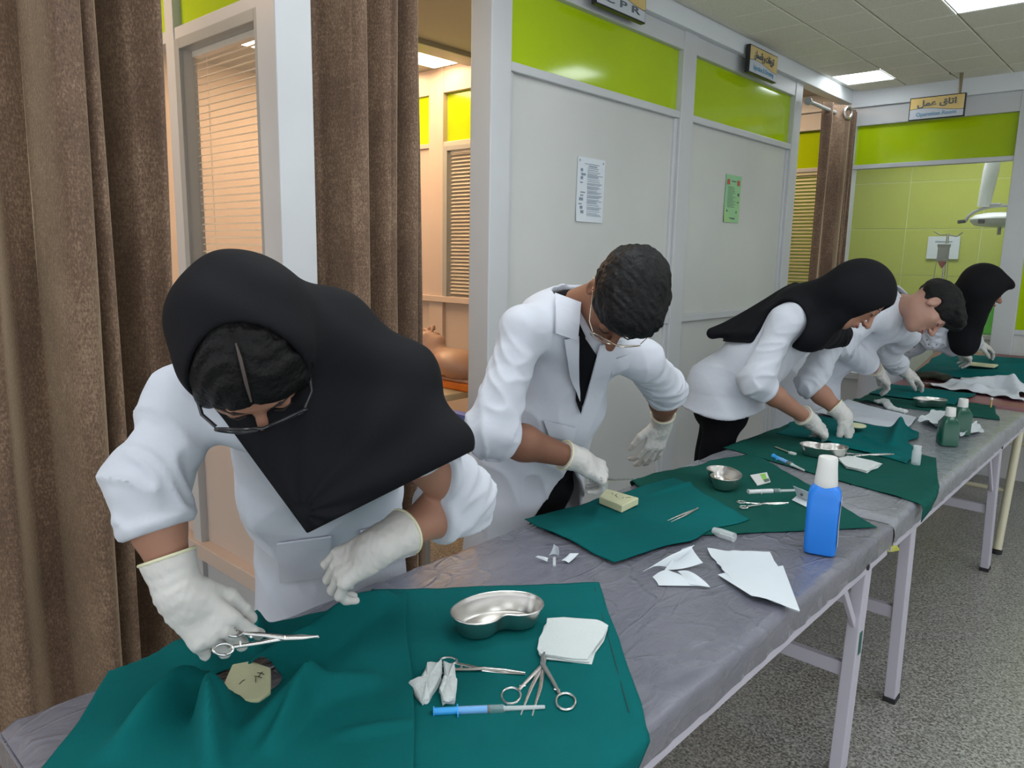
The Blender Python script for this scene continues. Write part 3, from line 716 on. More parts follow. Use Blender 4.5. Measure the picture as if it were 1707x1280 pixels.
def wav(p, seed=0):
    """cheap smooth 3-D pseudo noise in [-1,1]"""
    r = np.random.RandomState(seed); s = 0
    for i in range(5):
        d = r.normal(size=3); d /= np.linalg.norm(d); d2 = r.normal(size=3); d2 /= np.linalg.norm(d2); d = d.astype(F4); d2 = d2.astype(F4)
        s = s + np.sin(p @ d * F4(1 + .35 * i) + F4(1.7) * np.sin(p @ d2 * F4(.8) + F4(r.uniform(0, 6))) + F4(r.uniform(0, 6)))
    return s / F4(3.2)
def frame(y, z):
    """columns x (right), y (forward), z (up)"""
    y = un(y); z = A(z); z = un(z - y * (z @ y)); return np.array([np.cross(y, z), y, z], F4).T
def solid(fn0, lo, hi, h):
    fn = lambda q: fn0(np.asarray(q, F4))
    lo, hi = A(lo), A(hi); B = 4; n = np.ceil((hi - lo) / h / B).astype(int) * B + B
    nb = n // B
    cc_ = np.stack(np.meshgrid(*[lo[i] + (np.arange(nb[i]) + .5) * B * h for i in range(3)], indexing='ij'), -1).reshape(-1, 3)
    dc = fn(cc_).reshape(nb)
    act = np.abs(dc) < B * h * 1.25 + .012
    D = np.repeat(np.repeat(np.repeat(dc, B, 0), B, 1), B, 2)
    m = np.repeat(np.repeat(np.repeat(act, B, 0), B, 1), B, 2)
    idx = np.argwhere(m); D[m] = fn(lo + idx * h)
    ins = D < 0
    # cells
    s = [slice(0, -1), slice(1, None)]
    cnt = np.zeros(np.array(D.shape) - 1, np.int8)
    for a in (0, 1):
        for b in (0, 1):
            for c in (0, 1): cnt += ins[s[a], s[b], s[c]]
    cells = np.argwhere((cnt > 0) & (cnt < 8)); vid = -np.ones(cnt.shape, np.int64); vid[tuple(cells.T)] = np.arange(len(cells))
    acc = np.zeros((len(cells), 3)); nn = np.zeros(len(cells)); cor = [(a, b, c) for a in (0, 1) for b in (0, 1) for c in (0, 1)]
    val = {q: D[cells[:, 0] + q[0], cells[:, 1] + q[1], cells[:, 2] + q[2]] for q in cor}
    for q in cor:
        for k in range(3):
            if q[k]: continue
            r = list(q); r[k] = 1; r = tuple(r); va, vb = val[q], val[r]; x = (va < 0) != (vb < 0)
            t = np.where(x, va / np.where(x, va - vb, 1), 0)
            pt = np.tile(A(q), (len(cells), 1)); pt[:, k] += t
            acc[x] += pt[x]; nn[x] += 1
    V = lo + (cells + acc / nn[:, None]) * h
    F = []
    for k in range(3):
        i, j = (k + 1) % 3, (k + 2) % 3
        sa = [slice(None)] * 3; sb = [slice(None)] * 3; sa[k] = slice(0, -1); sb[k] = slice(1, None)
        a_, b_ = ins[tuple(sa)], ins[tuple(sb)]; e = np.argwhere(a_ != b_)
        ok = (e[:, i] > 0) & (e[:, j] > 0) & (e[:, i] < cnt.shape[i]) & (e[:, j] < cnt.shape[j]) & (e[:, k] < cnt.shape[k]); e = e[ok]
        def at(di, dj):
            q = e.copy(); q[:, i] += di; q[:, j] += dj; return vid[tuple(q.T)]
        quad = np.stack([at(-1, -1), at(0, -1), at(0, 0), at(-1, 0)], 1)
        fl = a_[tuple(e.T)]; quad[~fl] = quad[~fl][:, ::-1]; F.append(quad)
    F = np.concatenate(F); F = F[(F >= 0).all(1)]
    # relax once along the surface, then snap to the exact surface
    for it in range(2):
        sm = np.zeros_like(V); c = np.zeros(len(V))
        for a, b in ((0, 1), (1, 2), (2, 3), (3, 0)):
            np.add.at(sm, F[:, a], V[F[:, b]]); np.add.at(c, F[:, a], 1); np.add.at(sm, F[:, b], V[F[:, a]]); np.add.at(c, F[:, b], 1)
        V = V * .5 + .5 * sm / np.maximum(c, 1)[:, None]
    e_ = h * .3; d0 = fn(V); G = np.stack([fn(V + np.eye(3)[i] * e_) - d0 for i in range(3)], 1) / e_
    g2 = np.sum(G * G, 1); st = -d0[:, None] * G / np.maximum(g2, .2)[:, None]
    ln = np.linalg.norm(st, axis=1); st *= np.minimum(1, .8 * h / np.maximum(ln, 1e-9))[:, None]
    return V + st, F
def grow(name, fn, lo, hi, h, m, parent):
    V, F = solid(fn, lo, hi, h)
    lab = np.arange(len(V)); ea = np.concatenate([F[:, 0], F[:, 1], F[:, 2], F[:, 3]]); eb = np.concatenate([F[:, 1], F[:, 2], F[:, 3], F[:, 0]])
    while True:                                   # keep the largest connected piece
        old = lab.copy(); mn = np.minimum(lab[ea], lab[eb]); np.minimum.at(lab, ea, mn); np.minimum.at(lab, eb, mn); lab = lab[lab]
        if (lab == old).all(): break
    ids, ct_ = np.unique(lab, return_counts=True)
    if len(ids) > 1:
        keep = lab == ids[ct_.argmax()]; F = F[keep[F[:, 0]]]; rm = np.cumsum(keep) - 1; V = V[keep]; F = rm[F]
    me = bpy.data.meshes.new(name); me.vertices.add(len(V)); me.vertices.foreach_set('co', V.astype(np.float32).ravel())
    me.loops.add(F.size); me.loops.foreach_set('vertex_index', F.astype(np.int32).ravel())
    me.polygons.add(len(F)); me.polygons.foreach_set('loop_start', np.arange(0, F.size, 4, dtype=np.int32))
    me.update(calc_edges=True); me.validate()
    return link(name, me, m, parent, True)
def bounds(pts, pad):
    pts = np.array([A(p) for p in pts]); return pts.min(0) - pad, pts.max(0) + pad

# ---- materials of the people
def cloth_white():
    m = mat('white_cotton', (.54, .565, .63), .85, sheen=.15); t = m.node_tree; b = t.nodes['Principled BSDF']; tc = t.nodes['Texture Coordinate']; last = None
    for sc, ds, dist in ((6, .020, .6), (15, .006, .4), (260, .0006, 0)):
        n = t.nodes.new('ShaderNodeTexNoise'); n.inputs['Scale'].default_value = sc; n.inputs['Detail'].default_value = 3; n.inputs['Distortion'].default_value = dist
        t.links.new(tc.outputs['Object'], n.inputs['Vector']); bp = t.nodes.new('ShaderNodeBump'); bp.inputs['Strength'].default_value = .30; bp.inputs['Distance'].default_value = ds
        t.links.new(n.outputs[0], bp.inputs['Height'])
        if last: t.links.new(last.outputs[0], bp.inputs['Normal'])
        last = bp
    t.links.new(last.outputs[0], b.inputs['Normal']); return m
M['coat'] = cloth_white()
M['scarf'] = mat('black_scarf', (.0045, .0045, .0065), .8, bump=(300, .15), spec=.18)
M['trouser'] = mat('black_trousers', (.005, .005, .0065), .9, spec=.12)
M['shirt'] = mat('black_shirt', (.006, .006, .008), .9, spec=.12)
M['glove'] = mat('latex_glove', (.60, .585, .56), .48, bump=(70, .25), sss=.15)
M['rim'] = mat('glove_rim', (.68, .66, .46), .5)
M['skinA'] = mat('skin_light', (.36, .185, .125), .5, sss=.10, spec=.35, var=(9, (.32, .16, .105)), bump=(150, .08))
M['skinB'] = mat('skin_tan', (.215, .10, .062), .55, sss=.08, spec=.3, var=(9, (.185, .085, .052)), bump=(150, .08))
M['skinC'] = mat('skin_fair', (.42, .24, .18), .5, sss=.12, var=(9, (.38, .20, .15)), bump=(150, .08))
M['hair'] = mat('black_hair', (.006, .0055, .006), .5, bump=(110, .9, (1, 1, 1)), spec=.18)
M['hairline'] = mat('scalp', (.07, .05, .045), .6)
M['brow'] = mat('dark_brow', (.02, .014, .012), .8)
M['lip'] = mat('lips', (.38, .15, .13), .45)
M['dkframe'] = mat('dark_spectacle_frame', (.02, .02, .025), .25)
M['goldframe'] = mat('thin_gold_frame', (.72, .62, .48), .25, .9)
M['lens'] = mat('spectacle_lens', (.9, .95, .95), .02, alpha=.12, spec=.6)
M['button'] = mat('white_button', (.75, .76, .78), .3)
M['shoe'] = mat('black_shoe', (.015, .014, .014), .35)

# ---- head in its own frame: x to the person's right, y towards the face, z to the crown
def head_sdf(q, male=False):
    d = ell(q, (0, -.012, .028), (.073, .093, .084))
    d = smin(d, ell(q, (0, .030, -.040), (.056 if male else .052, .056, .066)), .035)
    d = smin(d, ell(q, (0, .058, -.088), (.028 if male else .024, .024, .020)), .025)          # chin
    d = smin(d, ell(q, (.040, .052, -.018), (.022, .020, .020)), .02); d = smin(d, ell(q, (-.040, .052, -.018), (.022, .020, .020)), .02)  # cheeks
    d = smin(d, rc(q, (-.032, .076, .024), (.032, .076, .024), .009, .009), .014)               # brow
    for s in (-1, 1): d = smax(d, -ell(q, (s * .031, .094, .005), (.016, .014, .011)), .010)    # sockets
    for s in (-1, 1): d = smin(d, ell(q, (s * .031, .074, .006), (.014, .012, .011)), .004)     # lids
    d = smin(d, rc(q, (0, .083, .014), (0, .110, -.022), .0065, .0105), .008)                   # nose
    for s in (-1, 1): d = smin(d, ell(q, (s * .010, .097, -.027), (.008, .009, .007)), .006)
    d = smin(d, ell(q, (0, .086, -.050), (.022, .010, .006)), .006); d = smin(d, ell(q, (0, .084, -.062), (.019, .010, .007)), .006)
    for s in (-1, 1):                                                                          # ears
        e = ell(q, (s * .076, -.008, -.002), (.010, .018, .031)); e = smax(e, -ell(q, (s * .086, -.003, .002), (.007, .010, .018)), .005)
        d = smin(d, e, .006)
    return d
def unit_side(J): return un(J['shL'] - J['shR'])
def lerp(a, b, t): return A(a) * (1 - t) + A(b) * t

def crease(q, seed, k=2.2):
    return (1 - np.abs(np.clip(wav(q, seed), -1, 1))) ** k
def fold_arm(p, sh, el, wr, amp, seed):
    ax = un(el - sh); bx = un(wr - el); t = (p - el) @ ax; t2 = (p - el) @ bx
    pe = un(np.cross(ax, bx) + 1e-3); pq = np.cross(ax, pe)
    near = np.exp(-(np.sum((p - el)**2, axis=1)) / .010)
    u1 = (p - el) @ pe; u2 = (p - el) @ pq
    w1 = np.abs(np.sin(t * 30 + u1 * 26 + u2 * 9 + .9 * np.sin(t * 17 + u2 * 20 + seed) + seed))
    w2 = np.abs(np.sin(t2 * 34 - u1 * 22 + .9 * np.sin(u2 * 31 + seed * 2)))
    md = np.clip(.55 + .6 * np.sin(t * 11 + u1 * 14 + seed * 3), .1, 1)
    th = np.arctan2(u1, u2)
    cr = crease(np.stack([t * 46 + 1.6 * np.sin(th + seed), np.cos(th) * 1.5, np.sin(th) * 1.5], 1), int(seed * 10) % 97 + 3)
    return amp * ((.30 + .7 * near) * (w1 * .6 + w2 * .3) * md + .55 * cr * (.45 + near))
def person(name, J, o):
    """J: joints (world). o: options"""
    for k in list(J): J[k] = A(J[k])
    J['hip'][0] = min(J['hip'][0], TX0 - o.get('hipgap', o.get('hipw', (0, .13))[1] + .02))
    hip, neck, shR, shL = J['hip'], J['neck'], J['shR'], J['shL']
    base = (float(hip[0]), float(hip[1]), 0.0)
    T = empty('person', base, o['label'], 'person', o.get('group'))
    side = unit_side(J); hs = un(J.get('hipside', side) * A((1, 1, 0))); spine = un(neck - hip)
    fwd = un(np.cross(spine, side)); fwd = fwd if fwd @ (J['head'] - neck) > -1 else -fwd
    front = J.get('front'); 
    if front is None: front = un(np.cross(A((0, 0, 1)), hs)); 
    HR = frame(J['F'], J['U']); hc = J['head']; h = o.get('h', .005)
    tl = lambda p: (p - hc) @ HR
    tw_ = lambda q: hc + HR @ A(q)
    sc = o.get('headscale', 1.0)
    waist = lerp(neck, hip, .62); chest = lerp(neck, hip, .22)
    # legs
    fl = [hip + hs * .072 * s for s in (-1, 1)]
    kn = [f + A((0, 0, -1)) * (f[2] - .47) + front * .03 for f in fl]; an = [A((f[0], f[1], .09)) - front * .02 for f in fl]
    # ---- body: head, neck, trunk core, arms, one surface
    hb = chest * 0 + lerp(neck, hc, .0)
    def body(p):
        d = head_sdf(tl(p) / sc, o.get('male', False)) * sc
        d = smin(d, rc(p, neck - spine * .02, tw_((0, -.020, -.055)), .060 if o.get('male') else .050, .054 if o.get('male') else .046), .03)
        t = ec(p, chest, hip, side, (.12, .07), (.12, .08)); t = smin(t, rc(p, shR, shL, .045, .045), .04); d = smin(d, t, .04)
        for s in 'RL':
            d = smin(d, chain(p, [J['sh'+s], J['el'+s], lerp(J['el'+s], J['wr'+s], .35), J['wr'+s]], [.044, .040, o.get('arm', .038), .0235], .02), .02)
        return d
    lo, hi = bounds([hc, neck, shR, shL, J['elR'], J['elL'], J['wrR'], J['wrL'], hip], .14)
    # the trunk and legs are covered: the fine mesh is needed for head and arms only
    grow('body', body, lo, hi, h, M[o['skin']], T)
    # face details
    def local(mb_fn, nm, m, par=T):
        mb = MB(); mb_fn(mb); mb.v = [tuple(tw_(A(q) * sc)) for q in mb.v]; return mb.build(nm, m, par, smooth=True)
    for s in (-1, 1):
        local(lambda mb: mb.tube([(s*.014, .0835, .024), (s*.030, .083, .030), (s*.048, .071, .026)], [.0035, .0042, .0025], 6, flat=.6), 'eyebrow', M['brow'])
        local(lambda mb: mb.tube([(s*.019, .0855, .000), (s*.031, .0875, -.0015), (s*.044, .080, .001)], [.0014, .0018, .0012], 6), 'eyelashes', M['brow'])
    local(lambda mb: mb.tube([(-.021, .088, -.056), (-.008, .0955, -.053), (0, .096, -.0545), (.008, .0955, -.053), (.021, .088, -.056)], [.002, .0042, .0042, .0042, .002], 8), 'lips', M['lip'])
    # ---- spectacles
    if o.get('glasses'):
        fr, rr = o['glasses']; g = empty('spectacles', tuple(hc - A(base)), parent=T)
        for s in (-1, 1):
            rim_ = [(s*.034 + .0265*math.cos(a)*(1+.06*math.cos(2*a)), (.107 - 3.4*(s*.034 + .0265*math.cos(a))**2), .000 + .0165*math.sin(a)) for a in np.linspace(0, 2*PI, 40, endpoint=False)]
            local(lambda mb: mb.tube(rim_, rr, 8, True), 'rim', M[fr], g)
            local(lambda mb: mb.add(rim_, [tuple(range(40))]), 'lens', M['lens'], g)
            local(lambda mb: mb.tube([(s*.060, .092, .006), (s*.074, .072, .010), (s*.079, .01, .012), (s*.079, -.022, .006), (s*.076, -.036, -.012)], rr*1.1, 8), 'temple', M[fr], g)
        local(lambda mb: mb.tube([(-.010, .106, .006), (0, .109, .009), (.010, .106, .006)], rr, 8), 'bridge', M[fr], g)
    # ---- hair
    if o.get('hair'):
        hk = o['hair']
        def hair(p):
            q = tl(p) / sc
            if hk == 'parted':
                d = ell(q, (0, -.008, .036), (.085, .098, .086)); d = smin(d, ell(q, (.062, .022, .0), (.024, .040, .062)), .02); d = smin(d, ell(q, (-.062, .022, .0), (.024, .040, .062)), .02)
                d = d + .0018 * np.sin(q[:, 1] * 240 + 3 * np.sin(q[:, 0] * 60)) * np.clip(np.abs(q[:, 0]) * 30, 0, 1)
                d = smax(d, .004 - np.abs(q[:, 0]) - .2 * np.maximum(0, .085 - q[:, 2]) * 0 - .0, .004) if False else d
                part = np.exp(-(q[:, 0] / .004)**2) * .004; d = d + part
                face = ell(q, (0, .100, -.022), (.058, .060, .078)); d = smax(d, -face, .008)
                d = smax(d, -(q[:, 2] + .055), .01)
                return d * sc
            if hk == 'short':
                d = ell(q, (0, -.012, .040), (.084, .104, .090)); d = smin(d, ell(q, (0, .052, .076), (.062, .044, .040)), .03)
                d = d + .0022 * wav(q * 170, 3) + .0022 * wav(q * 80, 8)
                cut = ell(q, (0, .112, -.036), (.085, .070, .090)); d = smax(d, -cut, .008)
                d = smax(d, -(q[:, 2] - np.clip(-.035 + q[:, 1] * .55, -.06, .06)), .012)
                for s in (-1, 1): d = smax(d, -ell(q, (s*.082, .0, -.010), (.020, .026, .038)), .006)
                return d * sc
            d = ell(q, (0, -.012, .042), (.085, .106, .088)); d = smin(d, ell(q, (.01, .070, .080), (.070, .050, .034)), .03)
            d = d + .004 * np.sin(q[:, 0] * 150 + 4 * np.sin(q[:, 1] * 30)) * .6 + .002 * wav(q * 90, 5)
            cut = ell(q, (0, .122, -.030), (.080, .070, .085)); d = smax(d, -cut, .008)
            d = smax(d, -(q[:, 2] - np.clip(-.020 + q[:, 1] * .5, -.05, .06)), .012)
            for s in (-1, 1): d = smax(d, -ell(q, (s*.084, .0, -.012), (.020, .028, .038)), .006)
            return d * sc
        grow('hair', hair, hc - .16, hc + .16, .0028 if h <= .005 else .004, M['hair'], T)
        if hk == 'parted':
            local(lambda mb: mb.tube([(.001, .083, .075), (.0, .064, .1005), (-.001, .034, .1190), (0, .015, .1235)], [.0012, .0022, .0022, .001], 6, flat=.5), 'parting', M['hairline'])
    # ---- white coat
    hem = o['hem']; dn = A((0, 0, -1)); hipd = A((hip[0], hip[1], hem))
    ct = {s: lerp(J['el'+s], J['wr'+s], o.get('cuff', .35)) for s in 'RL'}
    tw0, tw1 = o.get('torso', (.175, .115)), o.get('hipw', (.175, .135))
    def torso_solid(p):
        d = ec(p, lerp(neck, hip, .10), waist, side, (tw0[0]*.80, tw0[1]*.86), tw0)
        d = smin(d, ec(p, waist, hip, hs, tw0, tw1), .04)
        d = smin(d, ec(p, hip, hipd, hs, tw1, (tw1[0]*1.18, tw1[1]*1.22)), .03)
        d = smin(d, chain(p, [shR, lerp(shR, shL, .5) + spine * .012, shL], [.055, .066, .055], .03), .05)
        d = smin(d, rc(p, neck - spine * .03, neck + spine * .012, .075, .058), .03)
        # long soft drag folds of the trunk
        u = (p - hip) @ side; v = (p - hip) @ spine
        d = d + .009 * (np.abs(np.sin(u * 17 + 2.2 * np.sin(v * 7 + 1) + 1.3 * wav(p * 6, 2))) - .6) * np.clip(.55 + .8 * wav(p * 5, 4), 0, 1) + .006 * (np.abs(np.sin(v * 16 + u * 9 + wav(p * 7, 6))) - .6) * np.clip(.2 + wav(p * 4, 9), 0, 1)
        d = d - .008 * (crease(np.stack([u * 26 + v * 13, v * 8 - u * 4, (p @ front) * 9], 1), 11 + int(o.get('seed', 0))) - .4) * np.clip(.6 + .7 * wav(p * 4.3, 21), .1, 1)
        return d
    J['_torso'] = torso_solid
    def coat_solid(p):
        d = torso_solid(p)
        for i, s in enumerate('RL'):
            a = chain(p, [J['sh'+s], J['el'+s], ct[s]], [o.get('sl', .062) * .86, o.get('sl', .062) * .92, o.get('sl', .062) * .84], .02)
            a = a - .95 * fold_arm(p, J['sh'+s], J['el'+s], J['wr'+s], .017, i * 2.3 + o.get('seed', 0)) + .006
            ax_ = un(J['wr'+s] - J['el'+s]); a = smax(a, (p - ct[s]) @ ax_, .006)
            a = smin(a, torus(p, ct[s] - ax_ * .012, ax_, o.get('sl', .062) * .80, .0085), .008)
            d = smin(d, a, .036)
        return d
    op_ = o.get('opening')
    def coat(p):
        d = coat_solid(p); d = smax(d, -(d + .015), .002)
        d = smax(d, hem + .012 * np.sin(p[:, 0] * 14 + p[:, 1] * 11) - p[:, 2], .003)
        # neck hole
        nh = rc(p, neck + spine * .012, neck + spine * .2, o.get('neckhole', .058), .10); d = smax(d, -nh, .004)
        if op_ is not None: d = smax(d, -op_(p), .004)
        return d
    lo, hi = bounds([neck, shR, shL, J['elR'], J['elL'], ct['R'], ct['L'], hip + hs * .1, hip - hs * .1, hipd], .15); lo[2] = max(lo[2], hem - .02)
    cto = grow('coat', coat, lo, hi, h, M['coat'], T)
    # ---- shirt (trunk under the coat) and trousers
    if o.get('shirt', True):
        def shirt(p):
            d = ec(p, lerp(neck, hip, .10), waist, side, (tw0[0]*.68, tw0[1]*.66), (tw0[0]*.80, tw0[1]*.78)); d = smin(d, rc(p, neck - spine * .05, neck - spine * .005, .060, .050), .03)
            d = smin(d, ec(p, waist, hip, hs, (tw0[0]*.8, tw0[1]*.78), (tw1[0]*.85, tw1[1]*.85)), .03)
            return d
        lo, hi = bounds([neck, hip, shR, shL], .17); grow('shirt', shirt, lo, hi, h * 1.6, M['shirt'], T)
    def trousers(p):
        d = ec(p, hip - A((0, 0, .03)), hip - A((0, 0, .08)), hs, (tw1[0]*.76, tw1[1]*.72), (tw1[0]*.82, tw1[1]*.78))
        for i in (0, 1): d = smin(d, chain(p, [fl[i], kn[i], an[i]], [.070, .064, .060], .03), .03)
        d = d + .003 * np.sin(p[:, 2] * 26 + 2 * np.sin(p[:, 0] * 20)); return smax(d, .05 - p[:, 2], .004)
    lo, hi = bounds([hip + .1, hip - .1] + an, .17); grow('trousers', trousers, lo, hi, h * 1.8, M['trouser'], T)
    for i in (0, 1):
        FR = frame(front, (0, 0, 1)); c = A((an[i][0], an[i][1], 0)) + front * .05
        def shoe(p):
            d = smin(ell(p, c + A((0, 0, .04)), (.042, .125, .040), FR), ell(p, c - front * .06 + A((0, 0, .06)), (.038, .06, .05), FR), .03)
            return smax(d, .004 - p[:, 2], .004)
        grow('shoe', shoe, c - .16, c + .16, .008, M['shoe'], T)
    # ---- scarf
    if o.get('scarf'): o['scarf'](T, J, tl, tw_, HR, coat_solid)
    # ---- gloves
    for s in 'RL':
        if o.get('hand' + s): glove(T, s, J['wr'+s], J['el'+s], base, h, **o['hand' + s])
    if o.get('extra'): o['extra'](T, J, tl, tw_, side, spine, hs, front, coat_solid)
    return T

FING = [(-.0305, .087, (.042, .026, .021), .0087), (-.0095, .092, (.046, .029, .022), .0090), (.0115, .088, (.042, .027, .021), .0087), (.0305, .079, (.033, .020, .018), .0078)]
def glove(T, s, wr, el, base, h, to=None, back=None, curl=((.5, .6, .3),)*4, spread=.06, thumb=(-.6, .75, -.3), thumb2=None, scale=1.0, cuffr=.040):
    """to: direction of the fingers, back: direction the back of the hand faces"""
    R = frame(to, back); m = 1 if s == 'R' else -1
    def pos(q): return wr + R @ (A((q[0] * m, q[1], q[2])) * scale)
    fore = un(wr - A(el))
    segs = []
    for i, (x, y, L, r) in enumerate(FING):
        c = curl[i] if i < len(curl) else curl[-1]; a = 0.0; p_ = A((x, y, 0)); pts = [A((x * .75, .045, -.002)), p_]; rs = [r * 1.15, r * 1.12]; sp = (i - 1.4) * spread
        for j in range(3):
            a += c[j]; dv = A((math.sin(sp) * math.cos(a), math.cos(sp) * math.cos(a), -math.sin(a))); p_ = p_ + dv * L[j]; pts.append(p_); rs.append(r * (1.0, .93, .80)[j])
        segs.append(([pos(q) for q in pts], [q * scale for q in rs]))
    tb = A((-.026, .022, -.008)); t1 = tb + un(thumb) * .046; t2d = un(thumb2 if thumb2 is not None else A(thumb) + A((.35, .35, -.15))); t2 = t1 + t2d * .034; t3 = t2 + un(t2d + A((.1, .1, -.1))) * .024
    segs.append(([pos(q) for q in (tb, t1, t2, t3)], [q * scale for q in (.0165, .0125, .0108, .0088)]))
    pal = [pos((-.004, .045, -.002)), pos((.0, .012, 0))]
    cuff0 = wr - fore * .052
    def fn(p):
        d = box3(p, pos((0, .052, -.002)), R, (.037*scale, .040*scale, .0150*scale), .0145*scale)
        d = smin(d, box3(p, pos((0, .018, -.001)), R, (.029*scale, .030*scale, .0175*scale), .017*scale), .02)
        f = None
        for k_, (pts, rs) in enumerate(segs):
            e = chain(p, pts, rs, .004); f = e if f is None else np.minimum(f, e)
        d = smin(d, f, .009)
        d = smin(d, rc(p, wr, wr + R[:, 1] * .02, .0285, .0275), .012)
        c = rc(p, cuff0, wr, cuffr, .031); c = smax(c, -(p - cuff0) @ fore, .003); d = smin(d, c, .014)
        return d + .0007 * wav(p * 260, 3) + .0008 * np.sin((p @ fore) * 330 + 2 * wav(p * 60, 2)) * np.exp(-np.sum((p - wr)**2, axis=1) / .0022)
    lo, hi = bounds([q for pts, _ in segs for q in pts] + [cuff0, wr], .045)
    g = grow('glove', fn, lo, hi, .0024 if h <= .005 else .0034, M['glove'], T)
    x = un(np.cross(fore, (0.3, .2, .9))); y = np.cross(fore, x)
    MB().tube([cuff0 + (x * math.cos(a) + y * math.sin(a)) * (cuffr - .001) for a in np.linspace(0, 2*PI, 26, endpoint=False)], .0026, 8, True).build('cuff_rim', M['rim'], T, smooth=True)
    return g
# ================================================================== THE FIVE STUDENTS
def hood(q, edge, r=(.092, .112, .104), c=(0, -.014, .030)):
    return ell(q, c, r)
def lay(T, cs, poly, nm, m, off, n=7, th=.005, t0=1.2, t1=2.9):
    """patch draped on the coat along the view, corner by corner"""
    a, b, c, d = [A(q) for q in poly]; g = []
    for i in range(n + 1):
        for j in range(n + 1):
            u, v = i / n, j / n; g.append((a * (1-u) + b * u) * (1-v) + (d * (1-u) + c * u) * v)
    R_ = np.array([ray(*q) for q in g]); t = np.full(len(R_), t0)
    for _ in range(60):
        dd = cs(CAM + R_ * t[:, None]) - off; t = np.where((dd > 5e-4) & (t < t1), t + np.maximum(dd * .6, 5e-4), t)
    Q = CAM + R_ * t[:, None]
    MB().grid(lambda u, v: Q[int(round(u * n)) * (n + 1) + int(round(v * n))], n, n, th).build(nm, m, T, smooth=True)
# ---- woman nearest the camera
J1 = dict(head=P(414, 592, 1.06), F=cv(.25, .95, -.15), U=cv(.20, -.15, -.97), neck=P(492, 610, 1.22), shR=P(312, 668, 1.15), shL=P(690, 740, 1.20),
          elR=P(244, 812, 1.10), wrR=P(296, 985, 1.09), elL=P(772, 832, 1.36), wrL=P(636, 908, 1.22), hip=P(552, 900, 1.76))
J1['hipside'] = A((.45, .89, 0))
def scarf1(T, J, tl, tw_, HR, cs):
    neck, shR, shL = J['neck'], J['shR'], J['shL']
    tip = P(525, 840, 1.12); n0 = tw_((0, -.06, -.02)); n1_ = P(560, 566, 1.22); n2_ = P(652, 642, 1.23); n3_ = P(722, 738, 1.19); ch = tw_((0, .035, -.11)); hr = P(415, 690, 1.13)
    def pl(a, b, flip): n = un(np.cross(ray(*a), ray(*b))); return n * flip
    hemn = pl((512, 889), (795, 748), 1); hemn = hemn if (P(600, 700, 1.1) - CAM) @ hemn < 0 else -hemn
    lefn = pl((366, 690), (512, 889), 1); lefn = lefn if (P(600, 700, 1.1) - CAM) @ lefn < 0 else -lefn
    def fn(p):
        q = tl(p); d = ell(q, (0, -.018, .030), (.094, .114, .100))
        d = d + .0025 * np.sin(q[:, 1] * 60 + 3 * np.sin(q[:, 0] * 20))
        d = smin(d, rc(p, n0, neck, .092, .092), .05)
        op2 = ell(q, (0, .120, .065), (.087, .150, .125)); op2 = smin(op2, ell(q, (0, .12, -.05), (.062, .09, .07)), .03)
        d = smax(d, -op2, .006)
        b = tri(p, n0, n1_, tip, .048); b = smin(b, tri(p, n1_, n2_, tip, .058), .04); b = smin(b, tri(p, n2_, n3_, tip, .060), .04); b = smin(b, tri(p, n0, n1_, n2_, .066), .05)
        b = smin(b, tri(p, ch, tip, hr, .032), .04); b = smin(b, tri(p, ch, n0, tip, .040), .04)
        b = smin(b, J['_torso'](p) - .014, .03)
        rd = np.arctan2((p - tip) @ cv(0, -1, 0), (p - tip) @ cv(1, 0, 0)); dist = np.linalg.norm(p - tip, axis=1)
        b = b + .006 * np.sin(rd * 11 + 1.2 * np.sin(dist * 9)) * np.clip(dist * 5, .2, 1)
        b = smax(b, -(q[:, 2] * 0 + .5), .01)
        hz = (p - CAM) @ hemn; lf = (p - CAM) @ lefn
        b = smax(b, hz, .003); b = smax(b, lf, .003)
        d = smin(d, b, .03)
        return smax(d, -(d + .011), .002)
    lo, hi = bounds([J['head'], neck, n1_, n2_, n3_, tip, hr], .15)
    grow('headscarf', fn, lo, hi, .0042, M['scarf'], T)
def extra1(T, J, tl, tw_, side, spine, hs, front, cs):
    lay(T, cs, [(462, 905), (552, 893), (548, 958), (468, 970)], 'pocket', M['coat'], .005, n=6, th=.004)
    lay(T, cs, [(600, 884), (690, 862), (694, 925), (606, 945)], 'pocket', M['coat'], .005, n=6, th=.004)
p1_opts = dict(extra=extra1, label='woman in white coat and black headscarf bending over the nearest table', skin='skinA', hair='parted', glasses=('dkframe', .0024), hem=.42, cuff=.42, sl=.060,
    torso=(.165, .11), hipw=(.165, .12), scarf=scarf1, h=.0054, seed=1, neckhole=.05, arm=.037,
    handR=dict(to=cv(.58, .78, .22), back=cv(.15, -.36, -.92), curl=((.40, .55, .3), (.55, .85, .45), (.62, .9, .5), (.70, .9, .5)), thumb=(-.42, .88, -.30), thumb2=(-.02, .95, -.35), spread=.09),
    handL=dict(to=cv(-.84, .50, .20), back=cv(-.25, -.62, -.75), curl=((.45, .70, .4), (.60, .90, .5), (.62, .9, .5), (.60, .9, .5)), thumb=(-.35, .92, -.30), spread=.10))
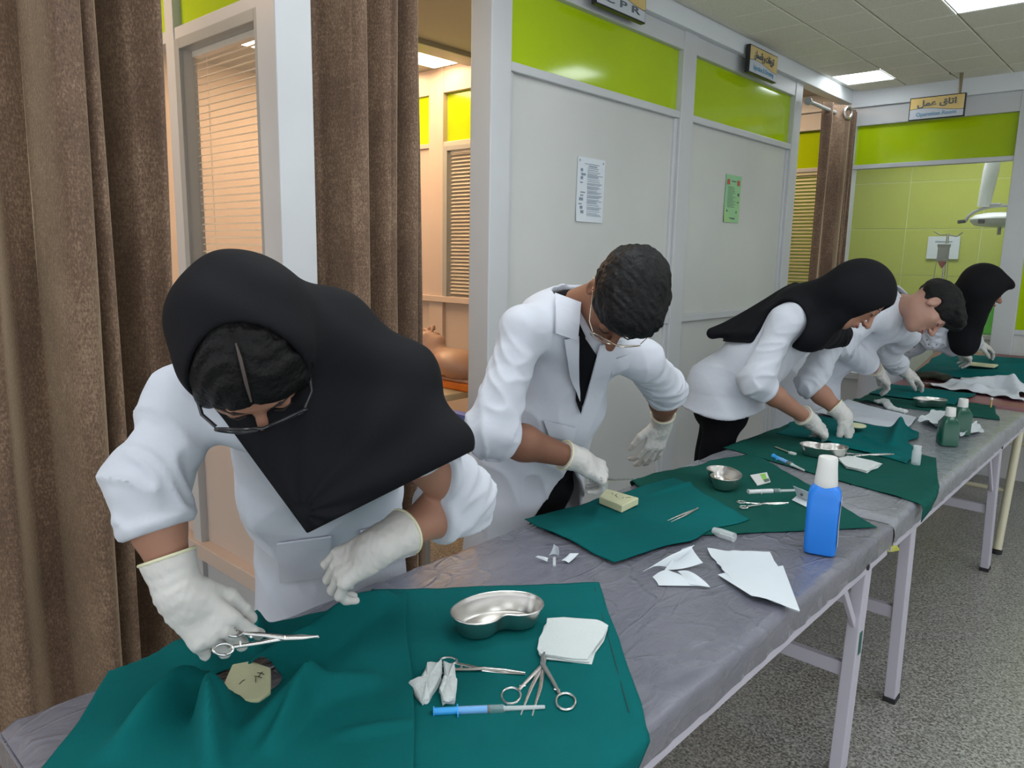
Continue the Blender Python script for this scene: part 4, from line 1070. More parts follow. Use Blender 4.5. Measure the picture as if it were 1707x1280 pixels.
# ---- man with gold spectacles
J2 = dict(head=P(1038, 498, 1.86), F=cv(-.18, .93, -.12), U=cv(.34, -.30, -.88), neck=P(955, 512, 2.0), shR=P(872, 548, 1.90), shL=P(1070, 600, 2.13),
          elR=P(818, 722, 1.86), wrR=P(966, 766, 2.00), elL=P(1108, 648, 2.36), wrL=P(1104, 706, 2.50), hip=P(880, 770, 2.30))
J2['hipside'] = A((.25, .97, 0))
hip2 = A(J2['hip']); 
def open2(p):
    # the coat hangs open over the trousers and in a V at the chest
    nk, hp = A(J2['neck']), hip2; fr = un(A((.95, -.30, 0)))
    c = A((hp[0], hp[1], 0)) + fr * .30
    z = p[:, 2]; wd = np.clip((.82 - z) * .80, 0, .15); sd = un(A((.30, .95, 0)))
    u = (p - c) @ sd - .06; f = (p - c) @ fr
    low = np.maximum(np.maximum(np.abs(u) - wd - .004, z - .82), -(f + .26))
    return low
def extra2(T, J, tl, tw_, side, spine, hs, front, cs):
    # collar and lapels laid over the coat front, dark shirt between them
    patch = lambda *a_, **k_: lay(T, cs, *a_, **k_)
    patch([(962, 530), (975, 560), (968, 690), (960, 668)], 'shirt_front', M['shirt'], .004)
    patch([(972, 560), (1000, 600), (978, 660), (966, 680)], 'shirt_front', M['shirt'], .004)
    patch([(925, 490), (968, 505), (962, 568), (926, 556)], 'collar', M['coat'], .012)
    patch([(940, 566), (964, 560), (966, 668), (950, 625)], 'lapel', M['coat'], .009)
    patch([(1000, 575), (1035, 568), (1010, 640), (968, 690)], 'lapel', M['coat'], .011)
    patch([(1020, 600), (1050, 592), (1046, 612), (1018, 622)], 'chest_pocket', M['coat'], .006)
    patch([(905, 700), (958, 712), (955, 735), (915, 726)], 'hip_pocket', M['coat'], .006)
p2_opts = dict(label='man in white coat and gold spectacles with bare tanned forearms, bending', skin='skinB', male=True, hair='short', glasses=('goldframe', .0011), hem=.40, cuff=.20, sl=.066,
    torso=(.19, .125), hipw=(.19, .14), h=.0056, seed=3, headscale=1.10, opening=open2, extra=extra2, arm=.045, neckhole=.062,
    handR=dict(to=cv(.72, .42, .45), back=cv(.35, -.66, -.62), curl=((.6, .85, .5), (.75, 1.0, .6), (.8, 1.0, .6), (.85, 1.0, .6)), thumb=(-.25, .9, -.45), spread=.07, scale=1.05),
    handL=dict(to=cv(-.22, .86, .30), back=cv(.45, -.05, -.85), curl=((.35, .45, .25), (.30, .35, .2), (.25, .3, .2), (.2, .3, .2)), thumb=(-.55, .80, -.25), spread=.10, scale=1.05))
# ---- woman in the middle, seen from her right side
J3 = dict(head=P(1430, 496, 2.74), F=cv(.42, .88, -.20), U=cv(.86, -.42, -.16), neck=P(1352, 512, 2.88), shR=P(1308, 536, 2.80), shL=P(1392, 556, 3.10),
          elR=P(1258, 636, 2.80), wrR=P(1352, 702, 2.95), elL=P(1350, 640, 3.10), wrL=P(1407, 693, 3.06), hip=P(1205, 650, 3.08))
J3['hipside'] = A((-.55, .83, 0))
def scarf3(T, J, tl, tw_, HR, cs):
    neck, shR, shL = J['neck'], J['shR'], J['shL']
    b1, b2 = P(1188, 556, 2.98), P(1262, 556, 2.84); ch = tw_((0, .03, -.10)); fr = P(1352, 560, 2.80)
    top = P(1325, 478, 2.95)
    hb3 = un(np.cross(ray(1178, 566), ray(1345, 580))); hb3 = hb3 if (P(1300, 500, 2.9) - CAM) @ hb3 < 0 else -hb3
    def fn(p):
        q = tl(p); d = ell(q, (0, -.016, .034), (.094, .116, .106))
        d = smin(d, rc(p, tw_((0, -.03, -.02)), neck, .098, .090), .05)
        op2 = ell(q, (0, .118, .004), (.066, .084, .094)); op2 = smin(op2, rc(q, (0, .11, -.05), (0, .15, -.15), .045, .06), .02)
        d = smax(d, -op2, .006)
        ax = -J['_sp']; pe = un(np.cross(ax, CR[2]))
        b = J['_torso'](p) - .013 + .003 * np.sin((p - neck) @ pe * 70 + 2 * np.sin((p - neck) @ ax * 8))
        b = smax(b, (p - CAM) @ hb3, .004); b = smax(b, (p - neck) @ ax - .45, .004)
        b = smin(b, tri(p, neck, b1, b2, .010) + .004 * np.sin((p - neck) @ pe * 60), .03); b = smin(b, tri(p, neck, top, b1, .016), .04)
        b = smin(b, tri(p, ch, fr, neck, .046), .04); b = smin(b, tri(p, neck, lerp(neck, shL, .7), fr, .05), .05)
        b = smax(b, -rc(p, shR, J['elR'], .076, .080), .02)
        d = smin(d, b, .035); return smax(d, -(d + .012), .002)
    lo, hi = bounds([J['head'], neck, b1, b2, fr, shL], .15); grow('headscarf', fn, lo, hi, .0055, M['scarf'], T)
J3['_sp'] = un(A(J3['neck']) - A(J3['hip']))
p3_opts = dict(label='woman in short white tunic and black headscarf at the second table', skin='skinA', hipgap=.115, hem=.815, cuff=.22, sl=.060, torso=(.155, .12), hipw=(.165, .145), scarf=scarf3, h=.0062, seed=5, shirt=False, arm=.038, neckhole=.05,
    handR=dict(to=cv(.76, .50, .35), back=cv(.25, -.70, -.65), curl=((.8, .9, .5), (.9, 1.0, .5), (.9, 1.0, .5), (.9, 1.0, .5)), thumb=(-.2, .9, -.5), spread=.03),
    handL=dict(to=cv(.30, .80, .10), back=cv(.55, -.45, -.60), curl=((.6, .6, .3), (.7, .7, .3), (.7, .8, .4), (.7, .8, .4)), thumb=(-.3, .9, -.4), spread=.04))
# ---- second man
J4 = dict(head=P(1550, 514, 3.42), F=cv(.16, .95, -.22), U=cv(.90, -.22, -.20), neck=P(1497, 505, 3.56), shR=P(1450, 528, 3.42), shL=P(1512, 560, 3.80),
          elR=P(1400, 572, 3.42), wrR=P(1462, 618, 3.80), elL=P(1478, 590, 3.92), wrL=P(1506, 618, 4.02), hip=P(1352, 610, 3.86))
J4['hipside'] = A((-.45, .89, 0))
def extra4(T, J, tl, tw_, side, spine, hs, front, cs):
    def fn(p):
        n = J['neck']; d = np.abs(rc(p, n - spine * .02, n + spine * .055, .082, .070)) - .007
        d = smax(d, (p - n) @ spine - .045, .004); d = smax(d, -((p - n) @ spine + .02), .004)
        return smax(d, .004 - np.linalg.norm(np.cross(p - n, spine), axis=1), .004)
    n = J['neck']; grow('collar', fn, n - .14, n + .14, .006, M['coat'], T)
p4_opts = dict(label='dark haired man in white coat between the two far headscarves', skin='skinC', male=True, hair='long', hem=.45, cuff=.72, sl=.066, torso=(.185, .125), hipw=(.185, .14), h=.0075, seed=8, headscale=1.08, extra=extra4, neckhole=.066,
    handR=dict(to=cv(.70, .50, .35), back=cv(.25, -.70, -.65), curl=((.5, .6, .3),)*4, thumb=(-.3, .9, -.4), spread=.04, scale=1.05),
    handL=dict(to=cv(.86, .34, .30), back=cv(.20, -.75, -.60), curl=((.35, .45, .3),)*4, thumb=(-.3, .9, -.4), spread=.12, scale=1.05))
# ---- farthest woman
J5 = dict(head=P(1640, 482, 4.20), F=cv(.86, .48, -.10), U=cv(.50, -.84, -.12), neck=P(1592, 512, 4.34), shR=P(1560, 530, 4.24), shL=P(1612, 545, 4.56),
          elR=P(1556, 556, 4.30), wrR=P(1600, 584, 4.50), elL=P(1612, 570, 4.60), wrL=P(1627, 570, 4.70), hip=P(1478, 580, 4.80))
J5['elR'] = P(1551, 562, 4.36)
J5['hipside'] = A((-.45, .89, 0))
def scarf5(T, J, tl, tw_, HR, cs):
    neck, shR, shL = J['neck'], J['shR'], J['shL']; b1 = P(1556, 500, 4.42); fr = P(1608, 572, 4.30); ch = tw_((0, .03, -.10)); bk = P(1530, 540, 4.6)
    def fn(p):
        q = tl(p); d = ell(q, (0, -.016, .034), (.096, .122, .106)); d = smin(d, ell(q, (0, .085, .075), (.060, .045, .032)), .04)
        d = smin(d, rc(p, tw_((0, -.03, -.02)), neck, .100, .100), .05)
        b = tri(p, neck, b1, shR, .060); b = smin(b, tri(p, ch, fr, neck, .065), .04); b = smin(b, tri(p, neck, shL, fr, .065), .05); b = smin(b, tri(p, neck, b1, bk, .05), .05)
        b = b + .006 * wav(p * 16, 3)
        d = smin(d, b, .05); d = smax(d, -(d + .016), .002)
        op2 = ell(q, (0, .125, -.012), (.064, .090, .082)); op2 = smin(op2, rc(q, (0, .12, -.06), (0, .16, -.15), .045, .06), .02)
        return smax(d, -op2, .004)
    lo, hi = bounds([J['head'], neck, b1, fr, shL, bk], .15); grow('headscarf', fn, lo, hi, .0075, M['scarf'], T)
p5_opts = dict(label='woman in black headscarf farthest along the row, face in profile', skin='skinA', hem=.45, cuff=.80, sl=.062, torso=(.165, .12), hipw=(.17, .13), scarf=scarf5, h=.009, seed=2, shirt=False, neckhole=.05,
    handR=dict(to=cv(.80, .35, .40), back=cv(.25, -.75, -.55), curl=((.7, .8, .4),)*4, thumb=(-.3, .9, -.4), spread=.04),
    handL=dict(to=cv(.85, .28, .20), back=cv(.20, -.85, -.45), curl=((.4, .5, .3),)*4, thumb=(-.4, .85, -.4), spread=.06))
import time as _t
_all = ((J1, p1_opts), (J2, p2_opts), (J3, p3_opts), (J4, p4_opts), (J5, p5_opts))
for _i, (J_, o_) in enumerate(_all):
    if 'ONLY' in globals() and _i not in ONLY: continue
    o_['group'] = 'students standing along the tables'
    t0 = _t.time(); person('person', J_, o_); print('person', round(_t.time() - t0, 1))
# ================================================================== THINGS ON THE TABLES
def cloth(name, base, base2, rough=.85, coarse=8):
    return mat(name, base, rough, var=(coarse, base2, (1, 1, 1), .25), bump=(420, .25), spec=.10)
M['teal'] = cloth('teal_drape', (.003, .120, .122), (.002, .104, .106))
M['deep'] = cloth('deep_green_drape', (.007, .082, .066), (.006, .072, .058))
M['gauze'] = mat('white_gauze', (.62, .665, .66), .9, bump=(260, .6))
M['whitecloth'] = mat('white_wrap_cloth', (.58, .62, .68), .85, bump=(40, .25))
M['foam'] = mat('cream_foam', (.66, .66, .42), .75, bump=(180, .3))
M['blueplastic'] = mat('blue_plastic', (.015, .20, .72), .35, spec=.5, sss=.05)
M['capwhite'] = mat('cap_white', (.68, .68, .66), .5)
M['clear'] = mat('clear_plastic', (.80, .86, .88), .12, alpha=.42, spec=.6); M['barrel'] = mat('clear_barrel', (.82, .88, .92), .08, alpha=.16, spec=.7)
M['syrblue'] = mat('plunger_blue', (.04, .36, .80), .35)
M['greenbottle'] = mat('green_bottle', (.006, .075, .045), .22, spec=.5)
M['labelw'] = mat('white_label', (.66, .68, .68), .5); M['navyink'] = mat('navy_ink', (.03, .05, .22), .5)
M['limeink'] = mat('lime_ink', (.25, .55, .10), .6)
M['inst'] = mat('instrument_steel', (.66, .65, .63), .25, 1.0)
def seg_d(px, py, a, b):
    ax, ay, bx, by = a[0], a[1], b[0], b[1]; dx, dy = bx-ax, by-ay; t = max(0, min(1, ((px-ax)*dx+(py-ay)*dy)/max(1e-9, dx*dx+dy*dy)))
    return math.hypot(px-ax-t*dx, py-ay-t*dy), t
def xy(px, py, z=None):
    q = onZ(px, py, TZ if z is None else z); return (float(q[0]), float(q[1]))
def drape(name, label, cs_, m, layer=.003, ridges=(), hole=None, nu=60, nv=60, wob=.010, z0=None, noise=.004, seed=0, cat='drape', group=None, endy=.245, thick=.0022, base=None):
    """four-cornered sheet lying on the table, falling over its edges. ridges: (polyline of xy, width, height)"""
    a, b, c, d = [np.array(q, float) for q in cs_]; zt = TZ if z0 is None else z0
    R_ = [([tuple(p) for p in pl], w_, h_) for pl, w_, h_ in ridges]
    ed = TX1 + .004
    V, F = [], []
    for i in range(nu + 1):
        for j in range(nv + 1):
            u, v = i/nu, j/nv
            q = (a*(1-u)+b*u)*(1-v)+(d*(1-u)+c*u)*v
            e = min(u, 1-u, v, 1-v)
            q = q + np.array([vn(q[1]*9+seed, 3.1)-.5, vn(q[0]*9+seed, 7.7)-.5])*wob*2*max(0, 1-e*5)
            x, y = float(q[0]), float(q[1])
            h_ = noise*(vn(x*13+seed, y*13)-.3) + noise*.6*(vn(x*31+seed, y*29)-.3)
            for pl, w_, hh in R_:
                best = 9; tt = 0
                for k in range(len(pl)-1):
                    dd, t = seg_d(x, y, pl[k], pl[k+1])
                    if dd < best: best = dd; tt = (k+t)/(len(pl)-1)
                h_ += hh*math.exp(-(best/w_)**2)*math.sin(PI*min(1, max(.0, .12+.76*tt)))
            h_ = max(0, h_)
            z = (base(x, y) if base else zt) + layer + h_
            if x > ed:
                o = x-ed; z -= max(0, o-.008)*.97 + .004; x = ed + min(o, .012) + .012*(vn(y*14+seed, 2)-.4) + h_*.6
            if x < TX0-.004:
                o = TX0-.004-x; z -= o*.95; x = TX0-.006-min(o, .012)
            if endy is not None and y < endy-.006:
                o = endy-.006-y; z -= o*.95; y = endy-.012-min(o, .012)
            if hole:            # draw the cells beside the opening onto its smooth rim
                ch_, sh_ = math.cos(hole[4]), math.sin(hole[4]); hx, hy = (x-hole[0])*ch_+(y-hole[1])*sh_, -(x-hole[0])*sh_+(y-hole[1])*ch_
                rr_ = math.hypot(hx/hole[2], hy/hole[3])
                if .84 < rr_ < 1.12: hx, hy = hx/rr_, hy/rr_; x, y = hole[0]+hx*ch_-hy*sh_, hole[1]+hx*sh_+hy*ch_
            V.append((x, y, z))
    I = lambda i, j: i*(nv+1)+j
    for i in range(nu):
        for j in range(nv):
            if hole:
                q = np.mean([V[I(i, j)], V[I(i+1, j)], V[I(i+1, j+1)], V[I(i, j+1)]], axis=0)
                if ((q[0]-hole[0])*math.cos(hole[4])+(q[1]-hole[1])*math.sin(hole[4]))**2/hole[2]**2+(-(q[0]-hole[0])*math.sin(hole[4])+(q[1]-hole[1])*math.cos(hole[4]))**2/hole[3]**2 < 1: continue
            F.append((I(i, j), I(i+1, j), I(i+1, j+1), I(i, j+1)))
    cen = np.mean(V, axis=0); o = empty(name, (float(cen[0]), float(cen[1]), zt), label, cat, group)
    mb = MB(); mb.add(V, F); f = mb.build('cloth', m, o, smooth=True)
    so_ = f.modifiers.new('thickness', 'SOLIDIFY'); so_.thickness = thick; so_.offset = 0
    # stitched hem: a thin seam set in from the border
    return o
GD = 'green surgical drapes on the tables'
dr1 = drape('surgical_drape', 'teal drape under the metal dish and instruments on the nearest table', [(-1.23, .92), (-.895, 1.30), (-.455, .83), (-.80, .45)], M['teal'], .003,
      [([xy(700, 1150), xy(690, 1270)], .02, .006), ([xy(810, 1270), xy(815, 1215)], .008, .004), ([xy(1005, 985), xy(1070, 1180)], .006, .003)], group=GD, seed=2)
M['seam'] = mat('dark_seam', (.002, .055, .055), .9)
_B, _C, _A = A((-.895, 1.30)), A((-.455, .83)), A((-1.23, .92))
_in = un(_A - _B) * .022
MB().tube([(float((_B + (_C - _B) * t + _in)[0]), float((_B + (_C - _B) * t + _in)[1]), TZ + .0062) for t in np.linspace(.04, .74, 16)], .0011, 6, flat=.6).build('hem_seam', M['seam'], dr1, smooth=True)
drape('surgical_drape', 'rumpled teal drape with an opening over the cream suture pad', [(-1.315, .445), (-1.145, .955), (-.545, .455), (-.73, -.03)], M['teal'], .013,
      [([xy(440, 1120), xy(520, 1100), xy(585, 1050), xy(640, 1012)], .020, .058), ([xy(432, 1095), xy(428, 1045)], .014, .040), ([xy(352, 1165), xy(300, 1190), xy(205, 1262)], .022, .066),
       ([xy(380, 1195), xy(350, 1225), xy(352, 1300)], .018, .085), ([xy(610, 1150), xy(500, 1180), xy(430, 1230)], .022, .040), ([xy(530, 1160), xy(450, 1260)], .014, .034), ([xy(290, 1085), xy(360, 1130)], .03, .020), ([xy(560, 1240), xy(690, 1220)], .012, .010)],
      hole=(*xy(410, 1150), .058, .047, .9), nu=120, nv=120, group=GD, seed=5)
drape('surgical_drape', 'bright teal drape under the cream block before the bent man', [(-1.27, 1.47), (-1.20, 2.12), (-.845, 1.925), (-.93, 1.405)], M['teal'], .007,
      [([xy(1080, 830), xy(1150, 812), xy(1200, 820)], .012, .010), ([xy(1000, 850), xy(990, 880)], .012, .006)], group=GD, seed=11)
drape('surgical_drape', 'dark green drape reaching from the man to behind the blue bottle', [(-1.30, 2.02), (-1.155, 2.63), (-.565, 2.12), (-.89, 1.72)], M['deep'], .003,
      [([xy(1180, 770), xy(1240, 800)], .016, .007), ([xy(1270, 840), xy(1290, 880)], .012, .006)], group=GD, seed=15)
drape('surgical_drape', 'broad dark green drape falling over the second table edge', [(-1.27, 2.62), (-1.26, 3.25), (-.64, 3.05), (-.475, 2.42)], M['deep'], .003,
      [([xy(1300, 800), xy(1400, 806)], .02, .006)], group=GD, seed=21)
drape('surgical_drape', 'crumpled teal drape under the hands of the woman in the tunic', [(-1.24, 2.98), (-1.24, 3.46), (-.80, 3.42), (-.70, 2.88)], M['teal'], .008,
      [([xy(1300, 740), xy(1400, 745), xy(1490, 765)], .016, .016), ([xy(1420, 700), xy(1470, 700)], .03, .02), ([xy(1488, 745), xy(1500, 718), xy(1525, 722)], .022, .055), ([xy(1340, 715), xy(1440, 735), xy(1500, 760)], .014, .014)], nu=80, nv=80, group=GD, seed=27, wob=.03)
drape('wrap_cloth', 'flat white cloth lying between the two middle students', [(-1.29, 3.50), (-1.29, 4.0), (-.90, 3.78), (-.86, 3.44)], M['whitecloth'], .006, [([xy(1340, 690), xy(1500, 712)], .04, .012)], seed=31, cat='cloth')
drape('surgical_drape', 'dark green drape under the second man and the far metal dish', [(-1.26, 4.0), (-1.25, 4.40), (-.70, 4.44), (-.615, 4.05)], M['deep'], .003, [([xy(1425, 668), xy(1520, 692)], .025, .018)], group=GD, seed=37)
drape('surgical_drape', 'narrow teal drape across the end of the second table', [(-1.25, 4.26), (-1.25, 4.62), (-.82, 4.62), (-.84, 4.27)], M['teal'], .010, [([(-1.2, 4.36), (-.84, 4.36)], .03, .02)], group=GD, seed=41, base=lambda x, y: TZ + max(0, min(1, (y-4.38)/.08))*.012)
bedz = lambda x, y: .7175 + max(0, y-5.0)*.17
drape('surgical_drape', 'teal drape under the farthest hands on the burgundy bed', [(-1.25, 5.08), (-1.22, 5.62), (-.60, 5.66), (-.58, 5.15)], M['teal'], .006, [([(-1.1, 5.2), (-.7, 5.3)], .05, .02), ([(-.8, 5.5), (-.6, 5.4)], .04, .025)], group=GD, seed=45, base=bedz)
drape('wrap_cloth', 'crumpled white cloth heaped on the burgundy bed', [(-1.10, 4.66), (-1.0, 5.10), (-.60, 5.06), (-.60, 4.62)], M['whitecloth'], .004, [([(-.95, 4.9), (-.8, 5.0), (-.65, 4.95)], .05, .06), ([(-1.0, 4.8), (-.85, 4.72), (-.7, 4.75)], .03, .03), ([(-.72, 5.0), (-.64, 4.75)], .03, .04)], seed=51, cat='cloth', base=bedz, noise=.03, wob=.05, nu=50, nv=50)

# ---- foam suture pads
def pad_(name, label, poly, z, th, m='foam', lines=True):
    c = np.mean(poly, axis=0); o = empty(name, (float(c[0]), float(c[1]), z), label, 'suture pad')
    mb = MB(); mb.prism(poly, z, z+th); mb.build('block', M[m], o, .003, seg=2)
    if lines:
        st = MB()
        for k in range(5):
            x, y = c[0]+random.uniform(-.025, .025), c[1]+random.uniform(-.02, .02); a = random.uniform(0, 3)
            st.tube([(x, y, z+th+.0006), (x+.008*math.cos(a), y+.008*math.sin(a), z+th+.0016), (x+.014*math.cos(a), y+.014*math.sin(a), z+th+.0004)], .0006, 5)
        st.build('stitches', M['brow'], o, kind='stuff')
    return o
pad_('suture_pad', 'cream foam pad showing through the opening in the nearest drape', [xy(360, 1188), xy(388, 1124), xy(420, 1118), xy(452, 1130), xy(452, 1172), xy(432, 1186)], TZ+.002, .018)
pad_('suture_pad', 'cream foam block on the teal drape before the bent man', [xy(1010, 832), xy(998, 846), xy(1036, 862), xy(1064, 848)], TZ+.012, .022)
pad_('suture_pad', 'small round cream pad under the fingers of the woman in the tunic', [(xy(1425, 722)[0]+.042*math.cos(a), xy(1425, 722)[1]+.042*math.sin(a)) for a in np.linspace(0, 2*PI, 18, endpoint=False)], TZ+.03, .008, lines=False)
pad_('suture_pad', 'pale pad lying on the farthest teal drape', [(-1.02, 5.30), (-.86, 5.30), (-.86, 5.42), (-1.02, 5.42)], bedz(0, 5.4)+.012, .012, lines=False)

# ---- kidney dishes
def dish(label, c, along, conc, L=.20, W=.085, Hh=.036, z=None):
    """c: centre on the table, along: long axis, conc: side of the hollow"""
    along = un(A((along[0], along[1], 0))); conc = A((conc[0], conc[1], 0)); conc = un(conc - along*(conc@along)); z = TZ+.0105 if z is None else z
    o = empty('kidney_dish', (float(c[0]), float(c[1]), z), label, 'dish', 'steel kidney dishes')
    ph = math.radians(40); Rb = (L/2-W/2)/math.sin(ph)
    def ring(s, zz):
        w_ = W/2*s; out = []
        arc = [(t, 1) for t in np.linspace(-ph, ph, 16)]
        pts = [(t, Rb+w_) for t in np.linspace(-ph, ph, 18)]
        loc = [(r*math.sin(t), -r*math.cos(t)) for t, r in pts]
        e = (Rb*math.sin(ph), -Rb*math.cos(ph)); loc += [(e[0]+w_*math.cos(a_), e[1]+w_*math.sin(a_)) for a_ in np.linspace(ph-PI/2, ph+PI/2, 12)[1:-1]]
        loc += [((Rb-w_)*math.sin(t), -(Rb-w_)*math.cos(t)) for t in np.linspace(ph, -ph, 18)]
        e = (-Rb*math.sin(ph), -Rb*math.cos(ph)); loc += [(e[0]+w_*math.cos(a_), e[1]+w_*math.sin(a_)) for a_ in np.linspace(PI/2-ph, 3*PI/2-ph, 12)[1:-1]]
        for x, y in loc:
            q = A((c[0], c[1], z+zz)) + along*x + conc*(y+Rb*.86); out.append(tuple(q))
        return out
    rings = [ring(.72, .0), ring(.78, .004), ring(.955, Hh*.8), ring(.985, Hh-.002), ring(1.02, Hh-.001), ring(1.025, Hh+.001), ring(1.005, Hh+.0018), ring(.975, Hh), ring(.945, Hh*.8), ring(.77, .006), ring(.70, .0025)]
    MB().loft(rings).build('bowl', M['steel'], o, smooth=True)
    rm = [tuple(q) for q in ring(1.02, Hh+.0006)]
    MB().tube(rm, .0018, 8, True).build('rolled_rim', M['steel'], o, smooth=True)
    return o
zr_ = TZ+.036
l_, r_ = onZ(754, 1038, zr_), onZ(899, 1008, zr_)
dish('steel kidney dish on the nearest teal drape', (l_+r_)/2 + (onZ(820, 1010, zr_)-onZ(826, 1023, zr_))*.2, r_-l_, onZ(850, 1060, zr_)-onZ(820, 1000, zr_), L=float(np.linalg.norm(r_-l_))*1.0, W=.098, Hh=.037)
c_ = onZ(1206, 812, TZ); dish('steel kidney dish turned with its hollow to the bent man', c_, cv(.1, 0, 1), cv(-1, 0, 0), .165, .085)
c_ = onZ(1372, 764, TZ); dish('steel kidney dish half behind the blue bottle', c_, cv(1, 0, -.25), cv(.1, 0, 1), .165, .09)
c_ = onZ(1548, 680, TZ); dish('small steel kidney dish on the farther dark drape', c_, cv(1, 0, -.1), cv(0.2, 0, -1), .155, .085)

# ---- scissors, clamps, tweezers
def ringed(name, label, tip, ends, r, pivot_t=.42, z=None, cat='scissors', group='ringed instruments', roll=None, blade=.0042):
    """two shanks crossing at a pivot, each ending in a finger ring. tip, ends in world xyz"""
    tip = A(tip); e = [A(q) for q in ends]; c = (tip+e[0]+e[1])/3
    o = empty(name, tuple(float(q) for q in c), label, cat, group)
    mid = (e[0]+e[1])/2; piv = tip + (mid-tip)*pivot_t; ax = un(mid-tip); up = un(np.cross(e[1]-tip, e[0]-tip)) if np.linalg.norm(np.cross(e[1]-tip, e[0]-tip)) > 1e-6 else A((0, 0, 1))
    up = up if up[2] > 0 else -up
    if roll is not None: up = A(roll)
    sd = np.cross(up, ax)
    for k in (0, 1):
        s = 1 if (e[k]-mid) @ sd > 0 else -1; off = up*.0014*(1 if k else -1)
        neck_ = e[k] - un(e[k]-piv)*r*1.05 - sd*s*r*.12
        pts = [tip + sd*s*.0006 + off, lerp(tip, piv, .5) - sd*s*.0014 + off, piv + off, lerp(piv, neck_, .5) + sd*s*.0012 + off, neck_ + off]
        MB().tube(pts, [blade*.45, blade*.95, blade*1.15, blade*.85, blade*.75], 8, flat=.55, up=up).build('shank', M['inst'], o, smooth=True)
        rr = [e[k] + off + (sd*math.cos(a)*.82 + ax*math.sin(a)*1.12)*r for a in np.linspace(0, 2*PI, 26, endpoint=False)]
        MB().tube(rr, .0021, 8, True).build('finger_ring', M['inst'], o, smooth=True)
        MB().tube([neck_ + off - ax*.010, neck_ + off - ax*.012 - sd*s*.010], [.0028, .0018], 6, flat=.5).build('ratchet', M['inst'], o, smooth=True)
    MB().tube([piv-up*.0035, piv+up*.0035], .0028, 10).build('pivot_screw', M['inst'], o, smooth=True)
    return o
def t3(px, py, h_=.008): q = onZ(px, py, TZ+h_); return A(q)
ringed('scissors', 'closed steel scissors beside the kidney dish on the nearest drape', t3(876, 1122), [t3(748, 1100), t3(742, 1118)], .0135, .52)
ringed('clamp', 'open steel ringed clamp gripping the gauze stack', t3(907, 1088, .014), [t3(852, 1158), t3(943, 1170)], .019, .28, cat='clamp')
ringed('scissors', 'steel scissors lying beyond the cream block towards the blue bottle', t3(1314, 838), [t3(1236, 836), t3(1240, 846)], .0115, .5)
ringed('scissors', 'steel scissors beside the dish half behind the blue bottle', t3(1490, 757, .03), [t3(1412, 755, .012), t3(1416, 762, .012)], .012, .5)
def tweezer(label, head, e0, e1):
    head, e0, e1 = A(head), A(e0), A(e1); c = (head+e0+e1)/3; o = empty('tweezers', tuple(float(q) for q in c), label, 'tweezers', 'steel tweezers')
    for e in (e0, e1):
        m_ = lerp(head, e, .5)+(e-(e0+e1)/2)*.35
        MB().tube([head, lerp(head, m_, .5), m_, e], [.0028, .0036, .0034, .0012], 8, flat=.5).build('arm', M['inst'], o, smooth=True)
    MB().tube([head, head+un(head-(e0+e1)/2)*.008], [.0034, .0026], 8).build('joint', M['inst'], o, smooth=True)
tweezer('thin steel tweezers running under the open clamp', t3(907, 1104, .010), t3(868, 1192, .005), t3(887, 1193, .005))
tweezer('steel tweezers on the teal drape near the cream block', t3(1161, 848, .012), t3(1112, 868, .011), t3(1118, 870, .011))
# held instruments
rH = A(J1['wrR']); s_tip, s_r1 = P(531, 1061, 1.20), P(372, 1082, 1.09)
ringed('needle_holder', 'steel needle holder held over the nearest drape in a gloved hand', s_tip, [s_r1, P(392, 1052, 1.12)], .013, .40, cat='needle holder', roll=cv(0, -.5, -.9))
nh_ = empty('needle_holder', tuple(float(q) for q in P(1040, 800, 2.05)), 'needle holder held by the man in gold spectacles', 'needle holder', 'ringed instruments')
MB().tube([P(1000, 796, 2.0), P(1025, 799, 2.06), P(1056, 797, 2.12)], [.004, .0035, .0018], 8, flat=.6).build('shank', M['inst'], nh_, smooth=True)
MB().tube([P(1000, 800, 2.0), P(1025, 801, 2.06), P(1056, 798, 2.121)], [.004, .0035, .0018], 8, flat=.6).build('jaw', M['inst'], nh_, smooth=True)
kn_ = empty('scalpel', tuple(float(q) for q in t3(1308, 751)), 'small scalpel with pale guard near the blue syringe', 'scalpel')
MB().beam(t3(1292, 745, .010), t3(1318, 755, .010), .010, .004).build('handle', M['inst'], kn_, .001)
MB().beam(t3(1316, 754, .010), t3(1326, 757, .010), .014, .008).build('guard', M['labelw'], kn_, .001)

# ---- syringes
def syringe(label, a, b, blue, r=.0062):
    a, b = A(a), A(b); d = un(b-a); L = np.linalg.norm(b-a); o = empty('syringe', tuple(float(q) for q in (a+b)/2), label, 'syringe', 'syringes'); mp = M['syrblue'] if blue else M['labelw']
    at_ = lambda t: a + d*L*t
    MB().tube([at_(.22), at_(.62)], r, 16).build('barrel', M['barrel'], o, smooth=True)
    MB().tube([at_(.0), at_(.012)], r*1.15, 14).build('thumb_rest', mp, o, smooth=True)
    MB().tube([at_(.012), at_(.48)], r*.88, 12).build('plunger', mp, o, smooth=True)
    MB().tube([at_(.475), at_(.50)], r*.9, 14).build('seal', M['black_rubber'], o, smooth=True)
    sd = un(np.cross(d, (0, 0, 1))); MB().beam(at_(.215)-sd*r*2.0, at_(.215)+sd*r*2.0, .0025, .006).build('flange', M['labelw'] if not blue else mp, o, .0005)
    MB().tube([at_(.62), at_(.66)], [r*.8, r*.4], 12).build('hub', M['clear'], o, smooth=True)
    MB().tube([at_(.65), at_(.99)], [r*.62, r*.42], 12).build('needle_cap', M['clear'], o, smooth=True)
    return o
syringe('blue syringe with capped needle lying nearest the camera', t3(722, 1186, .009), t3(910, 1178, .009), True, .0068)
